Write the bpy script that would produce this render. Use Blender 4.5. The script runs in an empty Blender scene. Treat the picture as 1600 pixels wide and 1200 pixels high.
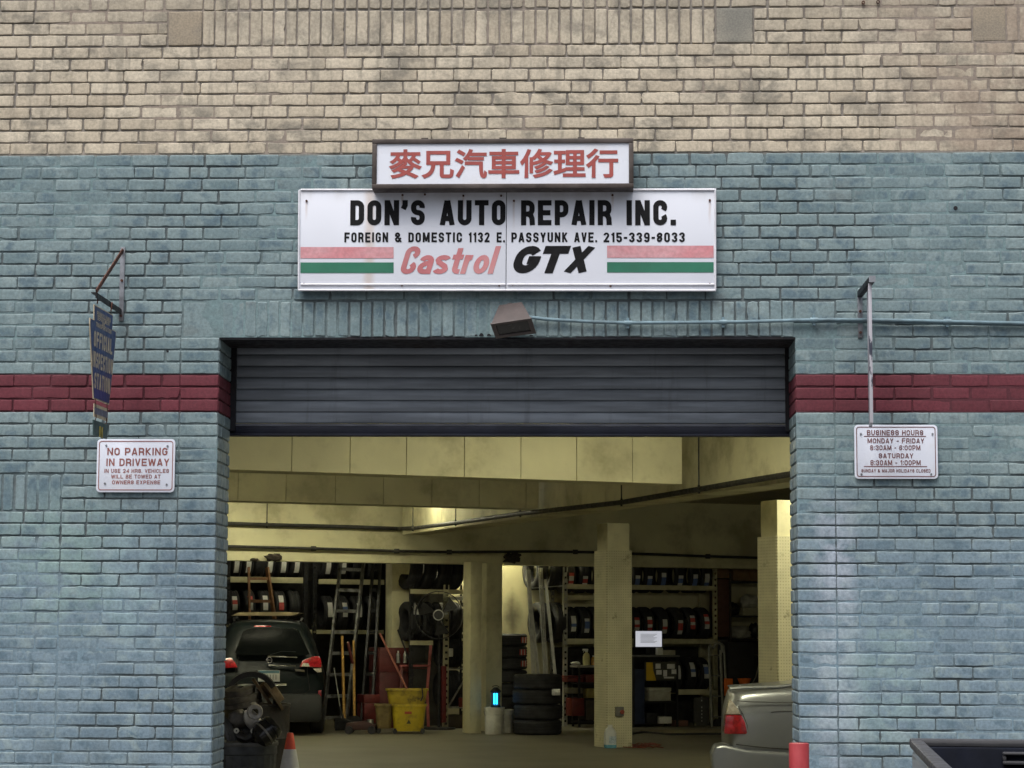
import bpy, bmesh, math, random
from mathutils import Vector, Matrix, noise
from mathutils.geometry import delaunay_2d_cdt
import numpy as np
R = math.radians
random.seed(11)
S = bpy.context.scene
COL = S.collection

# ---------------------------------------------------------------- camera
FPX, W0, H0 = 3410.0, 1600, 1200          # focal length in pixels of the 1600 wide photograph
CAM = Vector((0.0, -12.5, 1.6))
PITCH, YAW, ROLL = 0.1104, 0.0365, 0.0042
FW = Vector((-math.sin(YAW)*math.cos(PITCH), math.cos(YAW)*math.cos(PITCH), math.sin(PITCH)))
_rt = FW.cross(Vector((0, 0, 1))).normalized(); _up = _rt.cross(FW)
RT = _rt*math.cos(ROLL) + _up*math.sin(ROLL); UP = _up*math.cos(ROLL) - _rt*math.sin(ROLL)
cd = bpy.data.cameras.new('camera'); cam = bpy.data.objects.new('camera', cd); COL.objects.link(cam)
cd.sensor_width = 36; cd.lens = FPX/W0*36; cd.clip_end = 500; cd.clip_start = .05
mw = Matrix((RT, UP, -FW)).transposed().to_4x4(); mw.translation = CAM; cam.matrix_world = mw
S.camera = cam

# ---------------------------------------------------------------- light
S.view_settings.view_transform = 'Standard'; S.view_settings.look = 'None'
S.view_settings.exposure = 0.66; S.view_settings.gamma = 1
SUN_EL, SUN_AZ = R(64), R(-160)
wd = bpy.data.worlds.new('World'); S.world = wd; wd.use_nodes = True
wn = wd.node_tree; bg = wn.nodes['Background']
sky = wn.nodes.new('ShaderNodeTexSky'); sky.sky_type = 'NISHITA'; sky.sun_disc = False
sky.sun_elevation = SUN_EL; sky.sun_rotation = R(200); sky.air_density = 1.0; sky.dust_density = 4.0; sky.ozone_density = 1.0
hs = wn.nodes.new('ShaderNodeHueSaturation'); hs.inputs['Saturation'].default_value = 0.52   # cloud cover greys the blue out
wn.links.new(sky.outputs[0], hs.inputs['Color'])
wtc = wn.nodes.new('ShaderNodeTexCoord'); wsx = wn.nodes.new('ShaderNodeSeparateXYZ'); wmr = wn.nodes.new('ShaderNodeMapRange'); wvs = wn.nodes.new('ShaderNodeVectorMath'); wvs.operation = 'SCALE'
wn.links.new(wtc.outputs['Generated'], wsx.inputs[0]); wn.links.new(wsx.outputs[2], wmr.inputs[0])   # an overcast sky is brightest overhead, dim over the roofs
for i_, v_ in ((1, .03), (2, .75), (3, .22), (4, 1.6)): wmr.inputs[i_].default_value = v_
wn.links.new(hs.outputs[0], wvs.inputs[0]); wn.links.new(wmr.outputs[0], wvs.inputs['Scale']); wn.links.new(wvs.outputs[0], bg.inputs[0])
bg.inputs[1].default_value = 0.11
sl = bpy.data.lights.new('sun', 'SUN'); sl.energy = 1.5; sl.angle = R(40); sl.color = (1.0, .98, .95)
so = bpy.data.objects.new('sun', sl); COL.objects.link(so)
so.rotation_euler = Vector((math.sin(R(200))*math.cos(SUN_EL), math.cos(R(200))*math.cos(SUN_EL), math.sin(SUN_EL))).to_track_quat('Z', 'Y').to_euler()
LAMP = 100.0     # emission of the garage's fluorescent tubes

# ---------------------------------------------------------------- pixel to world
def ray(px, py): return FW*FPX + RT*(px-W0/2) + UP*(H0/2-py)
def at(px, py, Y=0.0):                     # point on the plane y = Y
    d = ray(px, py); return CAM + d*((Y-CAM.y)/d.y)
def atz(px, py, z=0.0):                    # point on the plane z
    d = ray(px, py); return CAM + d*((z-CAM.z)/d.z)
class PL:                                  # vertical plane through P with direction angle a
    def __init__(s, P, a): s.P = Vector((P[0], P[1], 0)); s.a = a; s.n = Vector((-math.sin(a), math.cos(a), 0)); s.u = Vector((math.cos(a), math.sin(a), 0))
    def w(s, px, py):
        d = ray(px, py); return CAM + d*((s.P-CAM).dot(s.n)/d.dot(s.n))
    def h(s, px, py):
        q = s.w(px, py); return (q-s.P).dot(s.u), q.z
    def off(s, w): return PL(s.P + s.n*w, s.a)
    def pt(s, a, w=0, z=0): q = s.P + s.u*a + s.n*w; q.z = z; return q

# ---------------------------------------------------------------- nodes
class NT:
    def __init__(s, m):
        s.t = m.node_tree; s.P = s.t.nodes['Principled BSDF']
        s.co = s.t.nodes.new('ShaderNodeTexCoord').outputs['Object']
    def put(s, sock, v):
        if isinstance(v, bpy.types.NodeSocket): s.t.links.new(v, sock)
        elif v is not None:
            if hasattr(sock.default_value, '__len__') and len(sock.default_value) == 4 and len(v) == 3: v = (*v, 1)
            sock.default_value = v
    def noise(s, scale, detail=3, rough=.55, vec=None, out=0, dist=0):
        n = s.t.nodes.new('ShaderNodeTexNoise'); s.put(n.inputs['Vector'], vec or s.co)
        n.inputs['Scale'].default_value = scale; n.inputs['Detail'].default_value = detail; n.inputs['Roughness'].default_value = rough
        n.inputs['Distortion'].default_value = dist
        return n.outputs[out]
    def math(s, op, a, b=None, c=None, clamp=False):
        n = s.t.nodes.new('ShaderNodeMath'); n.operation = op; n.use_clamp = clamp
        for i, v in enumerate((a, b, c)):
            if v is not None: s.put(n.inputs[i], v)
        return n.outputs[0]
    def rng(s, v, a, b, c=0., d=1., smooth=True):
        n = s.t.nodes.new('ShaderNodeMapRange'); n.interpolation_type = 'SMOOTHSTEP' if smooth else 'LINEAR'
        for i, x in enumerate((v, a, b, c, d)): s.put(n.inputs[i], x)
        return n.outputs[0]
    def mix(s, f, a, b, mode='MIX'):
        n = s.t.nodes.new('ShaderNodeMix'); n.data_type = 'RGBA'; n.blend_type = mode
        s.put(n.inputs[0], f); s.put(n.inputs[6], a); s.put(n.inputs[7], b); return n.outputs[2]
    def scale(s, c, f):
        n = s.t.nodes.new('ShaderNodeVectorMath'); n.operation = 'SCALE'; s.put(n.inputs[0], c if isinstance(c, bpy.types.NodeSocket) else c[:3]); s.put(n.inputs['Scale'], f); return n.outputs[0]
    def vmul(s, v):
        n = s.t.nodes.new('ShaderNodeVectorMath'); n.operation = 'MULTIPLY'; s.put(n.inputs[0], s.co); n.inputs[1].default_value = v; return n.outputs[0]
    def xyz(s):
        n = s.t.nodes.new('ShaderNodeSeparateXYZ'); s.put(n.inputs[0], s.co); return n.outputs
    def attr(s, name):
        n = s.t.nodes.new('ShaderNodeAttribute'); n.attribute_name = name; return n.outputs['Fac']
    def bump(s, h, strength=.3, dist=.01):
        n = s.t.nodes.new('ShaderNodeBump'); s.put(n.inputs['Height'], h); n.inputs['Strength'].default_value = strength; n.inputs['Distance'].default_value = dist
        s.t.links.new(n.outputs[0], s.P.inputs['Normal'])
    def col(s, c): s.put(s.P.inputs['Base Color'], c)
    def rough(s, v): s.put(s.P.inputs['Roughness'], v)
def newmat(name):
    m = bpy.data.materials.new(name); m.use_nodes = True; return m
def M(name, col, rough=.6, metal=0., var=.25, sc=6., bump=0., bsc=80., dirt=None, dsc=2.5, damt=.6, emis=0, spec=.5, alpha=None, trans=0, coat=0):
    m = newmat(name); n = NT(m)
    c = n.scale(col, n.rng(n.noise(sc, 4), .25, .75, 1-var, 1+var)) if var else col
    if dirt: c = n.mix(n.math('MULTIPLY', n.rng(n.noise(dsc, 5, .65), .45, .7), damt), c, dirt)
    n.col(c); n.P.inputs['Metallic'].default_value = metal
    n.rough(n.rng(n.noise(sc*2.3, 3), .3, .7, max(.02, rough-.1), min(1, rough+.1)))
    n.P.inputs['Specular IOR Level'].default_value = spec
    if bump: n.bump(n.noise(bsc, 4), bump, .005)
    if emis: n.put(n.P.inputs['Emission Color'], col); n.P.inputs['Emission Strength'].default_value = emis
    if trans: n.P.inputs['Transmission Weight'].default_value = trans
    if coat: n.P.inputs['Coat Weight'].default_value = coat; n.P.inputs['Coat Roughness'].default_value = .08
    return m

# ---------------------------------------------------------------- mesh builder
_wm = {}
def wmat(o):
    m = Matrix.LocRotScale(o.location, o.rotation_euler, o.scale)
    return (wmat(o.parent) @ m) if o.parent else m
class MB:
    def __init__(s): s.v = []; s.f = []; s.mi = []
    def add(s, vs, fs, mi=0):
        b = len(s.v); s.v += [Vector(v) for v in vs]
        s.f += [tuple(i+b for i in f) for f in fs]; s.mi += [mi]*len(fs); return s
    def box(s, c, d, rot=None, mi=0):
        x, y, z = d[0]/2, d[1]/2, d[2]/2
        vs = [Vector((i, j, k)) for k in (-z, z) for j in (-y, y) for i in (-x, x)]
        if rot is not None:
            m = rot if isinstance(rot, Matrix) else Matrix.Rotation(rot, 3, 'Z'); vs = [m @ v for v in vs]
        vs = [v+Vector(c) for v in vs]
        return s.add(vs, [(0, 2, 3, 1), (4, 5, 7, 6), (0, 1, 5, 4), (2, 6, 7, 3), (0, 4, 6, 2), (1, 3, 7, 5)], mi)
    def b2(s, a, b, mi=0):                                     # box from corner to corner
        a, b = Vector(a), Vector(b); return s.box((a+b)/2, [abs(q) for q in (b-a)], None, mi)
    def bar(s, p, q, w, d, up=(0, 0, 1), mi=0):                # rectangular bar from p to q
        p, q = Vector(p), Vector(q); z = (q-p); L = z.length; z.normalize(); u = Vector(up)
        if abs(z.dot(u)) > .98: u = Vector((0, 1, 0))
        x = u.cross(z).normalized(); y = z.cross(x)
        return s.box((p+q)/2, (w, d, L), Matrix((x, y, z)).transposed(), mi)
    def cyl(s, p, q, r, r2=None, n=16, cap=True, mi=0):
        p, q = Vector(p), Vector(q); r2 = r if r2 is None else r2; z = (q-p).normalized()
        x = z.orthogonal().normalized(); y = z.cross(x); vs = []
        for c, rr in ((p, r), (q, r2)):
            vs += [c + (x*math.cos(2*math.pi*i/n)+y*math.sin(2*math.pi*i/n))*rr for i in range(n)]
        fs = [(i, (i+1) % n, n+(i+1) % n, n+i) for i in range(n)]
        if cap: fs += [tuple(range(n-1, -1, -1)), tuple(range(n, 2*n))]
        return s.add(vs, fs, mi)
    def tube(s, pts, r, n=8, mi=0):
        pts = [Vector(p) for p in pts]; vs = []; fs = []; x = None
        for i, p in enumerate(pts):
            t = (pts[min(i+1, len(pts)-1)]-pts[max(i-1, 0)]).normalized()
            x = t.orthogonal().normalized() if x is None else (x-t*x.dot(t)).normalized()
            y = t.cross(x); vs += [p+(x*math.cos(2*math.pi*k/n)+y*math.sin(2*math.pi*k/n))*r for k in range(n)]
        for i in range(len(pts)-1):
            fs += [(i*n+k, i*n+(k+1) % n, (i+1)*n+(k+1) % n, (i+1)*n+k) for k in range(n)]
        fs += [tuple(range(n-1, -1, -1)), tuple(range((len(pts)-1)*n, len(pts)*n))]
        return s.add(vs, fs, mi)
    def lathe(s, prof, c=(0, 0, 0), axis='Z', n=32, mi=0, rot=None):   # prof: (radius, height)
        vs = []; fs = []; k = len(prof); c = Vector(c)
        for i in range(n):
            a = 2*math.pi*i/n; ca, sa = math.cos(a), math.sin(a)
            for r, h in prof:
                v = {'Z': Vector((r*ca, r*sa, h)), 'X': Vector((h, r*ca, r*sa)), 'Y': Vector((r*sa, h, r*ca))}[axis]
                if rot is not None: v = rot @ v
                vs.append(c+v)
        for i in range(n):
            j = (i+1) % n
            fs += [(i*k+m, j*k+m, j*k+m+1, i*k+m+1) for m in range(k-1)]
        return s.add(vs, fs, mi)
    def prism(s, out, d0, d1, fn, mi=0):                        # 2D outline swept from depth d0 to d1; fn(a,b,d) -> point
        n = len(out); vs = [fn(a, b, d0) for a, b in out]+[fn(a, b, d1) for a, b in out]
        return s.add(vs, [tuple(range(n-1, -1, -1)), tuple(range(n, 2*n))]+[(i, (i+1) % n, n+(i+1) % n, n+i) for i in range(n)], mi)
    def build(s, name, mats, parent=None, world=False, bevel=0., smooth=None, sub=0, seg=2, ang=35):
        me = bpy.data.meshes.new(name); vs = s.v
        if parent is not None and world:
            inv = wmat(parent).inverted(); vs = [inv @ v for v in vs]
        me.from_pydata(vs, [], s.f)
        mats = mats if isinstance(mats, (list, tuple)) else [mats]
        for m in mats: me.materials.append(m)
        if len(mats) > 1: me.polygons.foreach_set('material_index', s.mi)
        bm = bmesh.new(); bm.from_mesh(me); bmesh.ops.recalc_face_normals(bm, faces=bm.faces)
        if bevel:
            es = [e for e in bm.edges if len(e.link_faces) == 2 and e.calc_face_angle(0) > R(30)]
            bmesh.ops.bevel(bm, geom=es, offset=bevel, segments=seg, profile=.6, affect='EDGES', clamp_overlap=True)
        bm.to_mesh(me); bm.free()
        if smooth is None: smooth = bool(bevel) or sub
        if smooth:
            me.polygons.foreach_set('use_smooth', [True]*len(me.polygons))
            if not sub: me.set_sharp_from_angle(angle=R(ang))
        o = bpy.data.objects.new(name, me); COL.objects.link(o)
        if parent is not None: o.parent = parent
        if sub:
            md = o.modifiers.new('sub', 'SUBSURF'); md.levels = sub; md.render_levels = sub
        return o
def tag(o, label=None, cat=None, group=None, kind=None):
    for k, v in (('label', label), ('category', cat), ('group', group), ('kind', kind)):
        if v: o[k] = v
    return o
def thing(name, label, cat, loc=(0, 0, 0), rz=0., group=None):
    o = bpy.data.objects.new(name, None); COL.objects.link(o); o.empty_display_size = .1
    o.location = loc; o.rotation_euler = (0, 0, rz); return tag(o, label, cat, group)
def dup(o, loc=None, rz=None, parent=None):
    c = o.copy(); COL.objects.link(c)
    if parent is not None: c.parent = parent
    if loc is not None: c.location = loc
    if rz is not None: c.rotation_euler = (0, 0, rz)
    for ch in list(o.children): dup(ch, parent=c)
    return c
def ord_(i): return ['first', 'second', 'third', 'fourth', 'fifth', 'sixth', 'seventh', 'eighth', 'ninth', 'tenth'][i]

def text2d(body, Wd, Hd, off=0., shear=0., space=1.):           # lettering as (verts, faces) inside 0..Wd x 0..Hd
    c = bpy.data.curves.new('lettering', 'FONT'); c.body = body; c.shear = shear; c.space_character = space; c.size = 1
    o = bpy.data.objects.new('lettering', c); COL.objects.link(o); dg = bpy.context.evaluated_depsgraph_get()
    cu = o.to_curve(dg).copy(); bpy.data.objects.remove(o); bpy.data.curves.remove(c)
    P = [p for sp in cu.splines for p in sp.bezier_points]
    xs = [p.co.x for p in P]; ys = [p.co.y for p in P]; x0, x1, y0, y1 = min(xs), max(xs), min(ys), max(ys)
    K = 10.0; o2 = off*K
    sx = (Wd*K-2*o2)/(x1-x0); sy = (Hd*K-2*o2)/(y1-y0)
    loops = []
    for sp in cu.splines:                                        # sample each outline and push it outwards by off
        bp = list(sp.bezier_points); pts = []
        for i, p in enumerate(bp):
            q = bp[(i+1) % len(bp)]; A, B, Cc, D = p.co, p.handle_right, q.handle_left, q.co
            st = (B-A).cross(D-A).length < 1e-4*max(1e-6, (D-A).length) and (Cc-A).cross(D-A).length < 1e-4*max(1e-6, (D-A).length)
            for k in range(1 if st else 6):
                t = k/6; v = A*(1-t)**3+B*3*t*(1-t)**2+Cc*3*t*t*(1-t)+D*t**3
                v = Vector(((v.x-x0)*sx+o2, (v.y-y0)*sy+o2))
                if not pts or (v-pts[-1]).length > 1e-4: pts.append(v)
        if (pts[0]-pts[-1]).length < 1e-4: pts.pop()
        loops.append(pts)
    area = lambda L: sum(L[i-1].x*L[i].y-L[i].x*L[i-1].y for i in range(len(L)))
    sgn = -1 if max((area(L) for L in loops), key=abs) > 0 else 1
    outs = []
    for L in loops:
        n = len(L); out = []
        for i in range(n):
            e0 = (L[i]-L[i-1]).normalized(); e1 = (L[(i+1) % n]-L[i]).normalized()
            n0 = Vector((-e0.y, e0.x))*sgn; n1 = Vector((-e1.y, e1.x))*sgn; h = n0+n1
            h = h/max(.55, h.length_squared/2) if h.length > 1e-6 else n0
            out.append((L[i]+h*o2)/K)
        outs.append(out)
    bpy.data.curves.remove(cu)
    return fill_loops(outs, -sgn)
def fill_loops(outs, sgn=1):                                      # triangles of everything the outlines wind round
    pv = [p for L in outs for p in L]; pe = []; A = []; B = []; k = 0
    for L in outs:
        n = len(L); pe += [(k+i, k+(i+1) % n) for i in range(n)]; k += n
        A += [tuple(p) for p in L]; B += [tuple(L[(i+1) % n]) for i in range(n)]
    V, E, F = delaunay_2d_cdt(pv, pe, [], 0, 1e-6)[:3]             # crossings resolved; keep what the outlines wind round
    A = np.array(A); B = np.array(B); V = [(v.x, v.y) for v in V]; va = np.array(V); F = [tuple(f) for f in F]
    C = np.array([va[list(f)].mean(0) for f in F])
    ay, by, cy = A[None, :, 1], B[None, :, 1], C[:, None, 1]
    cr = (B[None, :, 0]-A[None, :, 0])*(cy-ay)-(C[:, None, 0]-A[None, :, 0])*(by-ay)
    wn = ((ay <= cy) & (by > cy) & (cr > 0)).sum(1)-((ay > cy) & (by <= cy) & (cr < 0)).sum(1)
    return V, [f for f, w in zip(F, wn*sgn) if w >= 1]
def _arc(cx, cy, r, a0, a1, n=6, ry=None):
    return [(cx+r*math.cos(R(a0+(a1-a0)*i/n)), cy+(ry or r)*math.sin(R(a0+(a1-a0)*i/n))) for i in range(n+1)]
def glyph(ch, w, t, r):                                          # pen strokes of a plain grotesque capital: [(points, closed)], width
    l, q, b, T, m = t/2, w-t/2, t/2, 1-t/2, .5; c = w/2; r = min(r, (q-l)/2)
    tr = _arc(q-r, T-r, r, 90, 0); tl = _arc(l+r, T-r, r, 180, 90); bl = _arc(l+r, b+r, r, 270, 180); br = _arc(q-r, b+r, r, 0, -90)
    rm = min(r, (T-m)/2)
    bowl = lambda y0, y1: [(l, y1)]+_arc(q-rm, y1-rm, rm, 90, 0)+_arc(q-rm, y0+rm, rm, 0, -90)+[(l, y0)]
    S_ = _arc(q-r, T-r, r, -15, 90)+_arc(l+r, T-rm, r, 90, 180, ry=rm)+_arc(l+r, m+rm, r, 180, 250, ry=rm)+_arc(q-r, m-rm, r, 70, 0, ry=rm)+_arc(q-r, b+rm, r, 0, -90, ry=rm)+_arc(l+r, b+r, r, 270, 165)
    aG = math.degrees(math.asin(max(-.9, min(.95, (m-.02+t/2+.11-(T-r))/max(r, .01))))); aC = math.degrees(math.asin(max(-.9, min(.95, (.61-(T-r))/max(r, .01)))))
    G = {'O': [(tr+br+bl+tl, 1)], '0': [(tr+br+bl+tl, 1)], 'D': [([(l, b), (l, T)]+tr+br, 1)], 'C': [(_arc(q-r, T-r, r, aC, 90)+tl[::-1]+bl[::-1]+_arc(q-r, b+r, r, -90, -aC), 0)],
         'G': [(_arc(q-r, T-r, r, aG, 90)+tl[::-1]+bl[::-1]+[(q-r, b)]+_arc(q-r, b+r, r, -90, 0)+[(q, m-.02), (c+.02, m-.02)], 0)],
         'S': [(S_, 0)], 'N': [([(l, 0), (l, 1)], 0), ([(q, 0), (q, 1)], 0), ([(l, 1), (q, 0)], 0)], 'A': [([(t*.45, 0), (c-t*.06, 1)], 0), ([(w-t*.45, 0), (c+t*.06, 1)], 0), ([(w*.22, .27), (w*.78, .27)], 0)],
         'U': [([(l, 1)]+bl[::-1]+_arc(q-r, b+r, r, -90, 0)+[(q, 1)], 0)], 'T': [([(c, 0), (c, 1)], 0), ([(0, T), (w, T)], 0)], 'E': [([(l, 0), (l, 1)], 0), ([(l, T), (w, T)], 0), ([(l, b), (w, b)], 0), ([(l, m), (w*.92, m)], 0)],
         'F': [([(l, 0), (l, 1)], 0), ([(l, T), (w, T)], 0), ([(l, m), (w*.9, m)], 0)], 'P': [([(l, 0), (l, 1)], 0), (bowl(.42, T), 0)], 'R': [([(l, 0), (l, 1)], 0), (bowl(.45, T), 0), ([(q-r*.9, .45), (q-rm*.25, .38), (q, .26), (q+t*.08, 0)], 0)],
         'B': [([(l, 0), (l, 1)], 0), (bowl(.51, T), 0), (bowl(b, .51), 0)], 'I': [([(l, 0), (l, 1)], 0)], 'L': [([(l, 0), (l, 1)], 0), ([(l, b), (w, b)], 0)], 'H': [([(l, 0), (l, 1)], 0), ([(q, 0), (q, 1)], 0), ([(l, m), (q, m)], 0)],
         'J': [([(q, 1)]+_arc(q-r, b+r, r, 0, -90)+_arc(l+r, b+r, r, 270, 180), 0)], 'K': [([(l, 0), (l, 1)], 0), ([(w-t*.5, 1), (l, .42)], 0), ([(l+t*.5, .55), (w-t*.4, 0)], 0)], 'V': [([(t*.45, 1), (c, 0)], 0), ([(w-t*.45, 1), (c, 0)], 0)],
         'Y': [([(t*.45, 1), (c, .42)], 0), ([(w-t*.45, 1), (c, .42)], 0), ([(c, .5), (c, 0)], 0)], 'X': [([(t*.6, 0), (w-t*.6, 1)], 0), ([(t*.6, 1), (w-t*.6, 0)], 0)], 'M': [([(l, 0), (l, 1)], 0), ([(q, 0), (q, 1)], 0), ([(l+t*.1, 1), (c, .1)], 0), ([(q-t*.1, 1), (c, .1)], 0)],
         'W': [([(t*.4, 1), (w*.27, 0)], 0), ([(w*.27, 0), (c, .95)], 0), ([(c, .95), (w*.73, 0)], 0), ([(w*.73, 0), (w-t*.4, 1)], 0)],
         '1': [([(q, 0), (q, 1)], 0), ([(q, T-.04), (l-t*.2, T-.16)], 0)], '2': [(_arc(l+r, T-r, r, 180, 90)+tr+[(q, T-r-.08), (l+t*.1, b)], 0), ([(0, b), (w, b)], 0)],
         '3': [(_arc(l+r, T-r, r, 185, 90)+_arc(q-rm, T-rm, rm, 90, -60)+[(c-.02, m)], 0), ([(c-.02, m)]+_arc(q-rm, b+rm, rm, 60, -90)+_arc(l+r, b+r, r, 270, 175), 0)], '4': [([(q-t*.3, 0), (q-t*.3, 1)], 0), ([(q-t*.3, T), (l, .3), (w, .3)], 0)],
         '5': [([(w*.95, T), (l, T), (l, m+.02)]+_arc(q-r, m-r+.06, r, 90, 0)+br+_arc(l+r, b+r, r, 270, 170), 0)], '6': [(_arc(q-r, T-r, r, 10, 90)+tl[::-1]+bl[::-1]+_arc(q-r, b+r, r, -90, 0)+_arc(q-r, .52-r, r, 0, 90)+[(l, .52)], 0)],
         '9': [(_arc(l+r, b+r, r, 190, 270)+_arc(q-r, b+r, r, -90, 0)+tr[::-1]+tl[::-1]+_arc(l+r, .46+r, r, 180, 270)+[(q, .46)], 0)], '8': [(_arc(q-rm, T-rm, rm, 90, -90)+_arc(l+rm, m+rm, rm, 270, 90), 1), (_arc(q-rm, m-rm, rm, 90, -90)+_arc(l+rm, b+rm, rm, 270, 90), 1)],
         '&': [([(w, 0), (w*.25, .68)]+_arc(w*.42, T-.17, .17, 200, -20)+[(w*.5, .55), (l, .34)]+_arc(l+r, b+r, r, 180, 270)+[(c+.05, b), (w-t*.2, .45)], 0)],
         '.': [([(l, 0), (l, t*1.05)], 0)], ':': [([(l, .1), (l, .1+t)], 0), ([(l, .62), (l, .62+t)], 0)], '’': [([(l, 1), (l, 1-t), (l-t*.35, 1-t*1.7)], 0)], '-': [([(0, .45), (w, .45)], 0)],
         'o': [(_arc(c, .34, q-c, 90, -270, 20, ry=.34-b), 1)], 'l': [([(l, 0), (l, 1)], 0)], 't': [([(c, .93), (c, b+.12)]+_arc(c+.12, b+.12, .12, 180, 270)+[(w, b)], 0), ([(0, .66-t*.3), (w, .66-t*.3)], 0)], 'r': [([(l, 0), (l, .68)], 0), (_arc(q, .68-t/2-.2, q-l, 180, 80, ry=.2), 0)],
         'a': [([(q, 0), (q, .44)]+_arc(c, .44, q-c, 0, 165, 8, ry=.24-t*.5), 0), ([(q, .40), (c, .38)]+_arc(c, .22, q-c-.01, 100, 270, 8, ry=.22-b+.0)+[(c+.1, b), (q, .18)], 0)],
         's': [(_arc(c, .51, q-c, 10, 180, 8, ry=.17-t/2)+[(l+.04, .42), (q-.04, .27)]+_arc(c, .17, q-c, 0, -170, 8, ry=.17-t/2), 0)]}
    return G[ch]
WIDE = {'M': 1.3, 'W': 1.45, 'I': 0, 'l': 0, '.': 0, ':': 0, '’': 0, '1': .62, 't': .72, 'r': .66, '-': .62, '&': 1.12, 'A': 1.06, 'N': 1.05}
def strokes(body, Wd, Hd, w=.5, t=.2, r=.2, gap=.12, shear=0., word=.35, th=None):   # outlines of a line of pen-stroke lettering in 0..Wd x 0..Hd
    loops = []; x = 0; kx = (th or t)/t
    for ch in body:
        if ch == ' ': x += word; continue
        gw = t if WIDE.get(ch, 1) == 0 else w*WIDE.get(ch, 1)
        for pts, closed in glyph(ch, gw, t, r):
            P = []
            for p in pts:
                v = Vector(p)
                if not P or (v-P[-1]).length > 1e-4: P.append(v)
            if closed and (P[0]-P[-1]).length < 1e-4: P.pop()
            n = len(P); A, B = [], []
            for i in range(n):
                e0 = (P[i]-P[i-1]).normalized() if (i or closed) else (P[1]-P[0]).normalized()
                e1 = (P[(i+1) % n]-P[i]).normalized() if (i < n-1 or closed) else e0
                n0, n1 = Vector((-e0.y, e0.x)), Vector((-e1.y, e1.x)); h = n0+n1
                h = h/max(.45, h.length_squared/2) if h.length > 1e-5 else n0
                A.append(P[i]+h*t/2); B.append(P[i]-h*t/2)
            ls = [A, B[::-1]] if closed else [A+B[::-1]]
            ar = lambda L: sum(L[i-1].x*L[i].y-L[i].x*L[i-1].y for i in range(len(L)))
            if ar(max(ls, key=lambda L: abs(ar(L)))) < 0: ls = [L[::-1] for L in ls]
            loops += [[Vector((p.x+x, min(1, max(0, p.y)) if ch not in 'VAYKXMNWR2&' else min(1.0, max(0, p.y)))) for p in L] for L in ls]
        x += gw+gap
    for L in loops:
        for p in L: p.x += shear*p.y
    x0 = min(p.x for L in loops for p in L); x1 = max(p.x for L in loops for p in L)
    y1 = max(p.y for L in loops for p in L)
    return [[Vector(((p.x-x0)/(x1-x0)*Wd, p.y/max(1, y1)*Hd)) for p in L] for L in loops]
def caps(mb, body, box, Y, mi=0, **k):                            # pen-stroke lettering in a pixel rectangle on the plane Y
    a = at(box[0], box[3], Y); b = at(box[2], box[1], Y)
    V, F = fill_loops(strokes(body, b.x-a.x, b.z-a.z, **k)); mb.add([(a.x+x, Y, a.z+z) for x, z in V], F, mi); return mb
def lettering(mb, body, box, Y, off=0., shear=0., space=1., mi=0):   # box: pixel rectangle on the wall-parallel plane Y
    a = at(box[0], box[3], Y); b = at(box[2], box[1], Y)
    V, F = text2d(body, b.x-a.x, b.z-a.z, off, shear, space)
    mb.add([(a.x+x, Y, a.z+z) for x, z in V], F, mi); return mb

# ================================================================ the facade
zb = at(800, 585).z                                   # top of the maroon band
CR = (at(800, 239.5).z-zb)/18                         # one brick course
PITCH_X = at(859, 450).x-at(800.6, 450).x             # one stretcher with its joint
XL, XR = at(-60, 600).x-.5, at(1660, 600).x+.5
JL, JR = at(337, 850).x, at(1245.5, 850).x            # the opening
ZT = zb+3*CR                                          # its head
PJL, PJR = at(277, 800).x, at(1306, 800).x
JD = .42                                              # depth of the jambs
KMIN, KMAX = -int(zb/CR)-1, 36
ZK = lambda k: zb+k*CR
Zpaint = ZK(18)
def px_x(px, py): return at(px, py).x

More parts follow.
